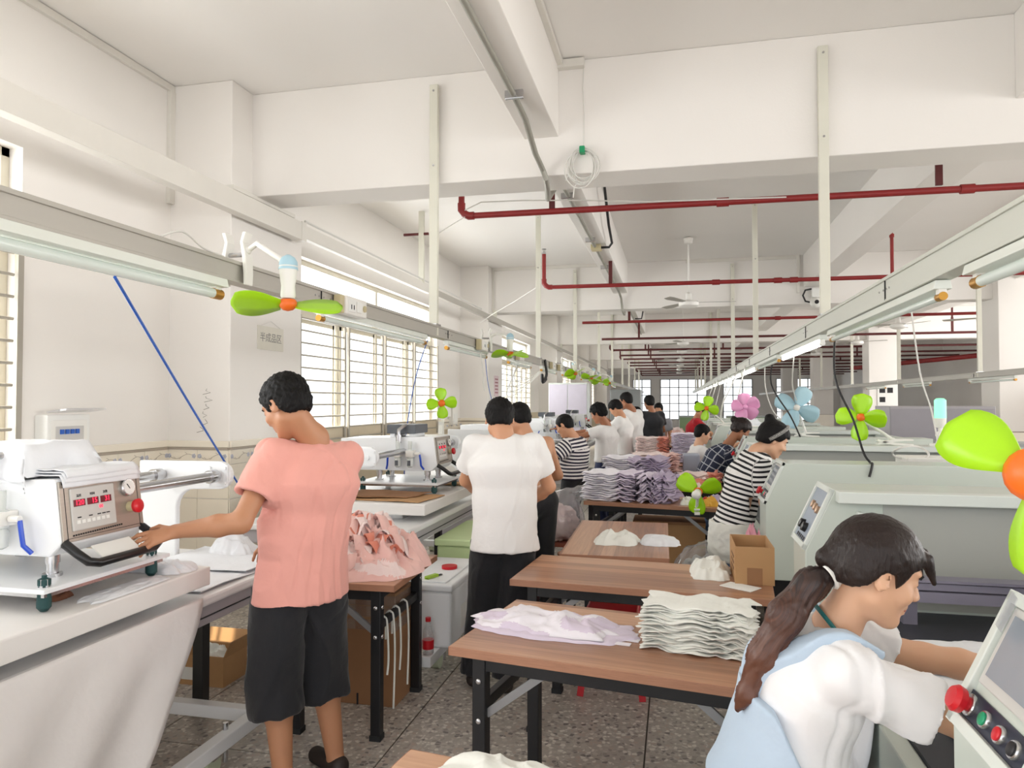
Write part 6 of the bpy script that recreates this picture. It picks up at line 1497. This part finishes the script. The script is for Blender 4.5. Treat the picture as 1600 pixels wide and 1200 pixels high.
# garments on tables
crumple('garment_heap', 'rumpled lilac and white garments beside the white stack', 'garment', (-.5, 2.76, TZ+.01), (.26, .125), .06, C_lilw, 5, rz=-.12, fr=9, m2=C_lil, n=60, tongues=.25)
crumple('garment', 'flat lilac garment with square tabs under the rumpled heap', 'garment', (-.46, 2.74, TZ), (.31, .145), .012, C_lil, 6, rz=-.14, fr=8, n=40, power=9)
for k, (x, y, r_) in enumerate(((-.2, 2.74, -.1), (-.19, 2.68, -.2), (-.22, 2.63, -.15))):
    o = B().box(0, .08, -.014, .014, 0, .003).build('cloth_tab', C_lilw); o.location = (x-.02, y, TZ); o.rotation_euler = (0, 0, r_); tag(o, 'square lilac cloth tab sticking out of the garment heap', 'cloth tab', 'cloth tabs')
crumple('cloth', 'cream cloth crumpled against the open cardboard box', 'cloth', (.17, 3.78, TZ), (.1, .14), .1, C_white, 11, fr=16)
crumple('cloth', 'pale cloth bundle on the lengthwise table', 'cloth', (-.36, 4.5, TZ), (.14, .12), .085, C_white, 12, fr=12)
crumple('cloth', 'flat pale cloth with zigzag edge on the lengthwise table', 'cloth', (-.1, 4.52, TZ), (.12, .1), .05, C_wh2, 13, fr=9, power=4)
crumple('garment', 'white ribbed garment lying alone on a wooden table', 'garment', (-.35, 1.53, TZ), (.23, .14), .085, C_white, 15, rz=-.1, fr=8, n=60, base=.55)
crumple('cloth', 'small white rag lying between the lilac stack and the snack bag', 'cloth', (.1, 6.28, TZ), (.065, .06), .08, C_white, 17, fr=16)
crumple('snack_bag', 'yellow and red plastic snack bag on the lilac stack table', 'bag', (.27, 6.24, TZ), (.085, .06), .09, mat('bag_yellow', (236, 178, 60), .4), 18, fr=14, m2=mat('bag_red', (206, 44, 34), .4))
crumple('cloth', 'printed lilac cloth at the edge of the lilac stack table', 'cloth', (.33, 6.44, TZ), (.07, .08), .08, C_lild, 19, fr=18)
for k, (x, y) in enumerate(((.375, 8.98), (-.64, 8.95))): crumple('cloth', ['pink cloth bundle on the pink stack table', 'grey blue cloth bundle on the pink stack table'][k], 'cloth', (x, y, TZ), (.075, .15), .14, (C_pink, clothmat('jersey_greyblue', (190, 196, 216)))[k], 23+k, fr=9)
crumple('cloth', 'orange and pink cut pieces in front of the pink stack', 'cloth', (.2, 7.55, TZ), (.2, .085), .09, C_pinkl, 28, fr=12, m2=C_coral)
crumple('cloth_heap', 'pink and white cloth heap on the table before the green cabinet', 'cloth', (.0, 14.9, TZ), (.3, .3), .4, C_pink, 29, fr=6, m2=C_pinkl)
crumple('cloth_heap', 'white cloth bundle on top of the fourth cutting machine', 'cloth', (1.06, 11.3, 1.251), (.2, .13), .2, C_wh2, 30, fr=9)
# pink rags
heap = crumple('rag_heap', 'heap of pink cloth offcuts on the small wooden table', 'rags', (-1.6, 3.52, .751), (.33, .31), .26, C_pink, 44, fr=8, n=120, base=.22, sharp=.55, m2=C_pinkl, kind='stuff', power=2.6, stretch=(1, 1.3))
rr = random.Random(12)
for k in range(70):
    a = rr.uniform(0, 6.28); ra = rr.uniform(.15, .95); cx, cy = -1.6+.28*ra*cos(a), 3.52+.26*ra*sin(a); z = .76+.23*(1-ra**2.2)+.01
    d = rr.uniform(0, 6.28); L_ = rr.uniform(.08, .17); w = rr.uniform(.018, .035); V = []; F = []; tw = rr.uniform(-1.2, 1.2); b0 = rr.uniform(.02, .05)
    for i in range(9):
        t = i/8-.5; p = Vector((cx+cos(d)*L_*t, cy+sin(d)*L_*t, max(.757, z+b0*cos(t*5+tw)-.55*max(0, t)*b0-.1*ra*max(0, cos(d-a)*t)))); sv = Vector((-sin(d)*cos(tw*t*2), cos(d)*cos(tw*t*2), sin(tw*t*2+.3)))
        for q in (-1, 1): V.append(tuple(p+sv*w*q))
        for q in (-1, 1): V.append(tuple(p+sv*w*q+Vector((0, 0, .004))))
    for i in range(8):
        k4 = i*4; F += [(k4, k4+1, k4+5, k4+4), (k4+2, k4+6, k4+7, k4+3), (k4, k4+4, k4+6, k4+2), (k4+1, k4+3, k4+7, k4+5)]
    F += [(0, 2, 3, 1), (32, 33, 35, 34)]
    V = [(p[0], p[1], max(p[2], .7515+.001*(j % 4 > 1))) for j, p in enumerate(V)]     # nothing sinks into the table
    o = meshobj('cloth_offcut', V, F, rr.choice([C_pink, C_pink, C_pinkl, C_coral]), heap); o.location = (1.6, -3.52, -.751)
# drapes
def drape(name, label, cat, x0, x1, y0, y1, zt, hang, m, seed, nx=26, ny=40, amp=.012, group=None, fn=None, under=None):
    """cloth resting on the rectangle and hanging over its sides; hang=(x-,x+,y-,y+) lengths"""
    a = np.linspace(x0-hang[0], x1+hang[1], nx); b = np.linspace(y0-hang[2], y1+hang[3], ny); X, Y = np.meshgrid(a, b, indexing='ij'); x, y = X.ravel(), Y.ravel()
    ox = np.maximum(0, x-x1)-np.maximum(0, x0-x); oy = np.maximum(0, y-y1)-np.maximum(0, y0-y); over = np.hypot(ox, oy)
    P = np.stack([x*9, y*9, 0*x+seed], 1); n1 = vnoise(P, seed); n2 = 1-np.abs(vnoise(P*1.6+5, seed+2))**.7
    ed = np.hypot(np.clip(x, x0, x1)*14, np.clip(y, y0, y1)*14); fold = vnoise(np.stack([np.clip(x, x0, x1)*13, np.clip(y, y0, y1)*13, over*2+seed], 1), seed+4)
    px_ = np.clip(x, x0, x1)+np.sign(ox)*(.006+amp*1.6*(fold+.7)*np.clip(over*12, 0, 1.5)); py_ = np.clip(y, y0, y1)+np.sign(oy)*(.006+amp*1.6*(fold+.7)*np.clip(over*12, 0, 1.5))
    z = zt+.004+amp*.5*(n2+.6*n1+.6)*(over == 0)-over*(1+.08*n1)
    V = np.stack([px_, py_, z], 1)
    if fn: V = fn(V, x, y)
    idx = np.arange(nx*ny).reshape(nx, ny); Q = np.stack([idx[:-1, :-1].ravel(), idx[1:, :-1].ravel(), idx[1:, 1:].ravel(), idx[:-1, 1:].ravel()], 1)
    o = meshobj(name, V, Q, m); md = o.modifiers.new('thick', 'SOLIDIFY'); md.thickness = .003; md.offset = 1
    return tag(o, label, cat, group)
drape('cloth', 'white cloth thrown over the dark valve box of the first press', 'cloth', -2.48, -2.22, 2.07, 2.35, 1.442, (.1, .09, .1, .05), C_wh2, 51, amp=.03)
for k in range(3):
    drape('cloth', 'white cloth in the limp pile on top of the first press head', 'cloth', -2.222, -2.075, 2.07+.008*k, 2.42, 1.349+.009*k, (0, .034-.008*k, .0, .012), C_wh2, 55+k, amp=.014, group='cloths on the first press head')
def sheet_fn(V, x, y):
    return V
def hang_sheet():
    n, m = 46, 40; V = []
    for i in range(n):
        u = i/(n-1)
        for j in range(m):
            v = j/(m-1)
            yr = 2.66-.62*v**1.25; yl = 1.0-.1*v; y = yl+(yr-yl)*u; z = .795-.76*v*(1-.08*u)
            f = .5+.5*sin(u*26+v*3*(1-u)+sin(v*4)*1.2); g = vnoise(np.array([[u*9, v*3, 4.]]), 8)[0]
            xx = -1.938+v**.6*(.03+.085*f*(.3+.7*v))*(.35+.65*u)+.02*g*v+.1*v*v*(1-u)
            V.append((xx, y, z))
    idx = np.arange(n*m).reshape(n, m); Q = np.stack([idx[:-1, :-1].ravel(), idx[1:, :-1].ravel(), idx[1:, 1:].ravel(), idx[:-1, 1:].ravel()], 1)
    # part lying on the table top
    o = meshobj('dust_sheet', V, Q, C_sheet); md = o.modifiers.new('thick', 'SOLIDIFY'); md.thickness = .003; md.offset = 0
    return tag(o, 'pale sheet hanging from the front of the first press table to the floor', 'sheet')
hang_sheet()
sheet('cloth', 'white cloth spread on the first press table beyond the slab', 'cloth', ((-2.55, 2.75), (-1.99, 2.72), (-1.98, 3.5), (-2.55, 3.5)), .791, C_wh2, t=.004, wav=.006, seed=5)
sheet('cloth', 'second white cloth layered at the end of the first press table', 'cloth', ((-2.54, 3.02), (-1.99, 3.05), (-1.99, 3.5), (-2.54, 3.5)), .809, C_wh2, t=.004, wav=.004, seed=6)
crumple('cloth', 'thin white cloth crumpled at the corner of the first press slab', 'cloth', (-2.1, 2.6, .921), (.16, .09), .045, C_wh2, 61, fr=14, n=50)
crumple('cloth', 'white cloth scraps along the front of the first press slab', 'cloth', (-2.0, 2.3, .921), (.06, .2), .014, C_wh2, 62, fr=14, n=50)
crumple('cloth', 'brown rag under the heating plate of the first press', 'cloth', (-2.16, 2.14, .921), (.05, .05), .04, mat('rag_brown', (120, 76, 54), .8), 63, fr=20, n=24)
crumple('cloth', 'white bundle on the first press table against the pier', 'cloth', (-2.3, 3.42, .815), (.13, .075), .13, C_wh2, 64, fr=9, n=40)
sheet('cloth', 'white fabric lying on the bed in front of the woman in overalls', 'cloth', ((.66, 1.75), (1.25, 1.72), (1.32, 2.75), (.72, 2.7)), .772, C_wh2, t=.004, wav=.005, seed=9, nx=24, ny=20)
crumple('cloth', 'torn edged white fabric on the black bed near the gantry', 'cloth', (.98, 2.6, .789), (.26, .17), .02, C_wh2, 65, fr=9, n=40, power=8)
drape('cloth', 'white cloth hanging under the front of the cutting machine of the woman in overalls', 'cloth', .521, .56, 2.1, 2.75, .765, (.22, .02, 0, 0), C_wh2, 66, amp=.02)
o = crumple('cloth', 'white cloth held by the striped t-shirt man', 'cloth', (0, 0, 0), (.07, .09), .02, C_white, 67, fr=12, n=24); o.rotation_euler = (0, 1.35, .2); o.location = (-1.5, 7.3, 1.08)
crumple('cloth_bundle', 'pink frilled bag beside the striped top woman', 'bag', (.468, 4.72, .7), (.06, .05), .17, mat('pink_plush', (240, 170, 186), .7), 68, fr=26, n=40)
# ================================================ BOXES, BAGS, SMALL THINGS
def open_carton(label, x0, x1, y0, y1, z0, z1, m=None, flaps=False, marks=None, name='cardboard_box'):
    root = thing(name, label, 'box', ((x0+x1)/2, (y0+y1)/2, z0)); hx, hy, h = (x1-x0)/2, (y1-y0)/2, z1-z0; m = m or M_card; t = .005
    B().box(-hx, hx, -hy, hy, 0, t).build('box_base', m, root)
    B().box(-hx, hx, -hy, -hy+t, t, h).build('box_side', m, root); B().box(-hx, hx, hy-t, hy, t, h).build('box_side', m, root)
    B().box(-hx, -hx+t, -hy+t, hy-t, t, h).build('box_side', m, root); B().box(hx-t, hx, -hy+t, hy-t, t, h).build('box_side', m, root)
    if flaps:
        B().obox((-hx-.04, 0, h+.02), (-.85, 0, .5), (0, 1, 0), (.5, 0, .85), .05, hy, t/2).build('box_flap', m, root)
        B().obox((0, hy+.035, h+.03), (0, .75, .66), (1, 0, 0), (0, -.66, .75), .05, hx, t/2).build('box_flap', m, root)
        B().obox((hx+.02, 0, h+.04), (.4, 0, .9), (0, 1, 0), (-.9, 0, .4), .05, hy, t/2).build('box_flap', m, root)
    return root
bx = open_carton('open cardboard box at the end of the wooden table', .275, .455, 3.6, 3.93, TZ, .925)
B().box(-.035, .035, -.167, -.164, 0, .08).build('brown_tape', M_cardd, bx)
for k in range(3): B().box(-.0915, -.09, -.1, .05, .11-.028*k, .122-.028*k).build('printed_line', mat('carton_print', (126, 92, 62), .8), bx)
crumple('cloth', 'dark lump inside the open cardboard box', 'cloth', (.38, 3.72, TZ+.09), (.05, .07), .06, mat('dark_felt', (60, 54, 52), .9), 71, fr=20, n=24)
o = B().box(0, .16, 0, .1, 0, .003).build('paper_sheet', M_paper); o.location = (.2, 3.55, TZ); o.rotation_euler = (0, 0, -.6); tag(o, 'sheet of paper under the open cardboard box', 'paper')
bx = open_carton('open carton with coiled cloth under the first press table', -2.8, -2.5, 3.62, 3.85, .0, .17, flaps=True)
B().box(-.02, .02, -.118, -.115, .05, .1).build('red_label', M_redp, bx); B().box(-.12, -.03, -.118, -.115, .03, .1).build('white_label', M_paper, bx)
crumple('cloth', 'cream cloth coiled in the carton under the press table', 'cloth', (-2.65, 3.73, .09), (.1, .08), .13, C_white, 72, fr=14, n=30)
for k, (x, y, z) in enumerate(((-3.05, 3.7, 0), (-3.05, 3.7, .16))):
    r = thing('storage_crate', ['dark brown crate on the floor under the press table', 'dark brown crate topmost of the two under the press table'][k], 'crate', (x, y, z))
    B().box(-.15, .15, -.1, .1, 0, .155).build('crate_body', mat('crate_brown', (84, 56, 46), .7), r, bevel=.008); B().box(-.16, .16, -.11, .11, .125, .15).build('crate_rim', mat('crate_brown2', (70, 46, 38), .7), r)
for k, (x, y, m_, lb) in enumerate(((-2.78, 3.42, M_redp, 'red thread spool on the floor under the press table'), (-2.7, 3.38, mat('spool_blue', (50, 96, 150), .4), 'blue thread spool on the floor under the press table'))):
    o = B().lathe((0, 0, 0), (0, 0, 1), [(0, .025), (.008, .025), (.01, .02), (.1, .02), (.102, .014), (.115, .014)], 12).build('thread_spool', m_, smooth=True); o.location = (x, y, 0); tag(o, lb, 'spool')
# tall taped carton under the rag table
root = thing('cardboard_box', 'tall cardboard box wrapped in clear film under the rag table', 'box', (-1.622, 3.72, 0))
B().box(-.168, .168, -.13, .13, 0, .6).build('carton_body', M_cardd, root, bevel=.004)
for z in (.4, .47, .53): B().box(-.1705, .1705, -.1325, .1325, z, z+.055).build('clear_film', M_poly, root)
B().box(-.05, -.04, -.132, -.13, 0, .06).build('carton_slot', M_ink, root)
for k, (y, z1) in enumerate(((3.32, .28), (3.41, .08), (3.5, .24), (3.62, .12))):
    bx_ = -1.62+.205*cos(radians(2))-(y-3.53)*sin(radians(2)); zb = .555
    cord('white fabric ribbon hung over the bar of the rag table', [(bx_-.021, y, .42), (bx_-.02, y, .53), (bx_-.008, y, zb+.005), (bx_+.008, y, zb+.005), (bx_+.021, y, .53), (bx_+.024, y+.012, .36), (bx_+.024, y-.004, z1)], .0055, C_white, 'fabric_ribbon', 'ribbons on the rag table bar')
# foam box with things on it
root = thing('foam_box', 'white foam box with lid behind the rag table', 'box', (-1.46, 4.4, .17))
B().box(-.17, .17, -.36, .36, 0, .33).build('box_body', M_foam, root, bevel=.02, segs=3)
B().box(-.18, .18, -.37, .37, .33, .37).build('box_lid', M_foam, root, bevel=.012, segs=3); B().box(-.13, .13, -.32, .32, .37, .378).build('lid_panel', M_foam, root, bevel=.004)
B().box(.1705, .172, -.16, -.04, .06, .2).build('shipping_label', M_paper, root)
o = B().lathe((0, 0, 0), (0, 0, 1), [(0, .05), (.018, .05), (.018, .03), (.016, .03), (.016, .0)][:3], 20).build('tape_roll', M_redp, smooth=True); o.location = (-1.42, 4.42, .549); tag(o, 'red tape roll lying on the foam box', 'tape')
root = thing('utility_knife', 'lime handled utility knife on the foam box', 'knife', (-1.45, 4.16, .548), 1.2)
B().box(-.05, .05, -.016, .016, 0, .018).build('knife_handle', mat('knife_lime', (164, 200, 60), .4), root, bevel=.004); B().box(-.05, .09, -.012, .004, .004, .008).build('knife_blade', M_rubber, root)
root = thing('drink_bottle', 'clear drink bottle with red cap and label beside the foam box', 'bottle', (-1.392, 3.935, .169))
B().lathe((0, 0, 0), (0, 0, 1), [(0, .028), (.01, .033), (.09, .033), (.13, .03), (.17, .014), (.19, .013)], 14).build('bottle_body', glassmat('clear_pet', (.93, .95, .95), .25, haze=.2), root, smooth=True)
B().cyl((0, 0, .035), (0, 0, .085), .034, n=14).build('bottle_label', M_redp, root, smooth=True); B().cyl((0, 0, .188), (0, 0, .21), .016, n=12).build('bottle_cap', M_redp, root, smooth=True)
root = thing('storage_bin', 'lime green storage bin on the second press frame', 'bin', (-1.5, 5.3, .17))
B().box(-.17, .17, -.4, .4, 0, .42).build('bin_body', M_lime, root, bevel=.015); B().box(-.185, .185, -.415, .415, .42, .47).build('bin_lid', M_lime, root, bevel=.01)
# bags
def bag(label, c, r, top, m_in, seed, neck=None, outer=True):
    root = thing('plastic_bag', label, 'bag', c)
    f_ = Field(np.array([-r[0]-.1, -r[1]-.1, -.02]), np.array([r[0]+.1, r[1]+.1, top+.1]), .02)
    ax_ = (np.array([1., 0, 0]), np.array([0, 1., 0]), np.array([0, 0, 1.]))
    f_.ell((0, 0, r[2]*.8), ax_, r, 0); f_.ell((r[0]*.2, 0, r[2]*1.05), ax_, (r[0]*.7, r[1]*.7, r[2]*.8), .06); f_.half((0, 0, 0.005), (0, 0, -1))
    V, Q = f_.mesh(); Vi = folds(V, vnormals(V, Q), .035, 14, seed, (1, 1, 1)); Vi[:, 2] = np.maximum(.004, Vi[:, 2]*.82); Vi[:, :2] *= .88
    meshobj('bag_contents', Vi, Q, m_in, root)
    if outer:
        if neck:
            f_.cone((0, 0, r[2]*1.3), neck, r[0]*.35, .05, .12)
            V, Q = f_.mesh()
        Vo = folds(V, vnormals(V, Q), .02, 9, seed+3, (1, 1, .6)); Vo[:, 2] = np.maximum(.002, Vo[:, 2])
        meshobj('bag_film', Vo, Q, M_poly, root)
    return root
st = thing('low_stool', 'low reddish wooden stool under the plastic bag', 'stool', (-1.2, 6.84, 0))
B().box(-.3, .3, -.2, .2, .26, .3).build('seat', mat('stool_redwood', (140, 72, 54), .5), st, bevel=.006)
for sx in (-1, 1):
    for sy in (-1, 1): B().bar((sx*.25, sy*.16, 0), (sx*.25, sy*.16, .27), .04, .04).build('leg', MATS['stool_redwood'], st)
bag('clear plastic bag stuffed with pink offcuts beside the striped t-shirt man', (-1.2, 6.84, .299), (.34, .26, .22), .6, C_pinkl, 5, neck=(.3, 0, .47))
bag('clear plastic bag full of grey cloth between the wooden tables', (.2, 5.62, 0), (.26, .24, .3), .65, C_grey, 7)
bx = thing('cardboard_box', 'large cardboard box under the lilac stack table', 'box', (-.05, 6.62, 0))
B().box(-.32, .3, -.17, .17, 0, .56).build('carton_body', M_card, bx, bevel=.005); B().box(-.322, .302, -.172, .172, .54, .565).build('carton_edge', M_cardd, bx)
def stool(label, x, y, h, m, w=.16):
    root = thing('stool', label, 'stool', (x, y, 0)); B().box(-w, w, -w, w, h-.04, h).build('seat', m, root, bevel=.015)
    for sx in (-1, 1):
        for sy in (-1, 1): B().bar((sx*(w+.02), sy*(w+.02), 0), (sx*(w-.03), sy*(w-.03), h-.03), .035, .035).build('leg', m, root)
    return root
stool('red plastic stool under the second wooden table', -.35, 4.14, .46, M_redp, .15)
stool('stool under the woman in overalls', .17, 1.84, .5, M_bluep)
stool('stool under the seated man in white', .24, 9.46, .4, M_bluep)
o = thing('grey_bin', 'grey blue plastic bin beside the seated man', 'bin', (.185, 9.0, TZ)); B().box(-.1, .1, -.13, .13, 0, .24).build('bin_body', mat('bin_greyblue', (176, 182, 198), .5), o, bevel=.02)
# ================================================ BACKGROUND FURNITURE
def cabinet(label, x0, x1, y0, y1, h, m, md, n=2, name='storage_cabinet'):
    root = thing(name, label, 'cabinet', ((x0+x1)/2, (y0+y1)/2, 0)); hx, hy = (x1-x0)/2, (y1-y0)/2
    B().box(-hx, hx, -hy, hy, 0, h).build('cabinet_body', m, root, bevel=.01)
    w = 2*hx/n
    for k in range(n):
        d = B().box(-hx+w*k+.01, -hx+w*(k+1)-.01, -hy-.015, -hy, .05, h-.04).build('door', md, root, bevel=.004)
        B().box(-hx+w*(k+1)-.06, -hx+w*(k+1)-.04, -hy-.03, -hy-.015, h*.45, h*.55).build('handle', M_steel, d)
    return root
M_gp = mat('panel_grey', (150, 154, 154), .5, var=.05); M_gp2 = mat('panel_greygreen', (118, 140, 104), .5, var=.05); M_lil = mat('panel_lilac_white', (214, 208, 222), .5)
cabinet('tall pale cabinet against the window wall beyond the presses', -3.2, -2.2, 18.3, 18.9, 2.1, M_greyl, M_lil)
cabinet('tall grey cabinet beyond the white shirt men', -1.5, -.8, 17, 17.6, 1.9, M_gp, M_gp)
cabinet('low grey and green partition at the end of the aisle', .1, 1.2, 19, 19.4, 1.25, M_gp, M_gp2, 2)
cabinet('low green panelled cabinet beside the grey partition', 1.3, 2.3, 19.3, 19.7, 1.25, M_gp, M_gp2, 2)
cabinet('wide grey machine cabinet beyond the lilac grey housing', 3.6, 5.0, 14.9, 15.7, 1.4, M_gp, M_greyd, 3)
cabinet('dark lilac grey machine housing behind the alarm lamp', 3.1, 4.5, 11.6, 12.4, 1.55, mat('housing_lilac', (168, 164, 168), .45), mat('housing_lilac2', (152, 148, 154), .45), 2)
cabinet('low grey workbench cabinet in front of the lilac grey housing', 3.2, 4.9, 10.0, 10.6, 1.1, M_gp, M_greyd, 3)
cabinet('pale tall locker beside the free standing column', 6.2, 7.4, 12, 12.6, 1.9, mat('locker_beige', (214, 208, 196), .5), mat('locker_beige2', (206, 200, 186), .5), 2)
root = thing('control_box', 'small white control box with coiled wire on the second cutting machine', 'control box', (1.9, 5.9, .95))
B().box(-.25, .3, -.15, .15, 0, .26).build('box_body', M_offw, root, bevel=.01); B().tube([(-.2+.12*cos(t), -.05+.05*sin(t*2), .29+.05*sin(t)) for t in np.linspace(0, 9, 40)], .008, 6).build('coiled_wire', M_wcord, root, smooth=True)
root = thing('wall_poster', 'pale notice board with dark squares on the second free standing column', 'notice', (5.3, 20.93, 1.45)); B().box(0, .5, 0, .02, 0, .7).build('board', M_paper, root)
for k, (a, b_) in enumerate(((.05, .4), (.24, .4), (.05, .15))): B().box(a, a+.14, -.004, 0, b_, b_+.14).build('dark_square', M_ink, root)
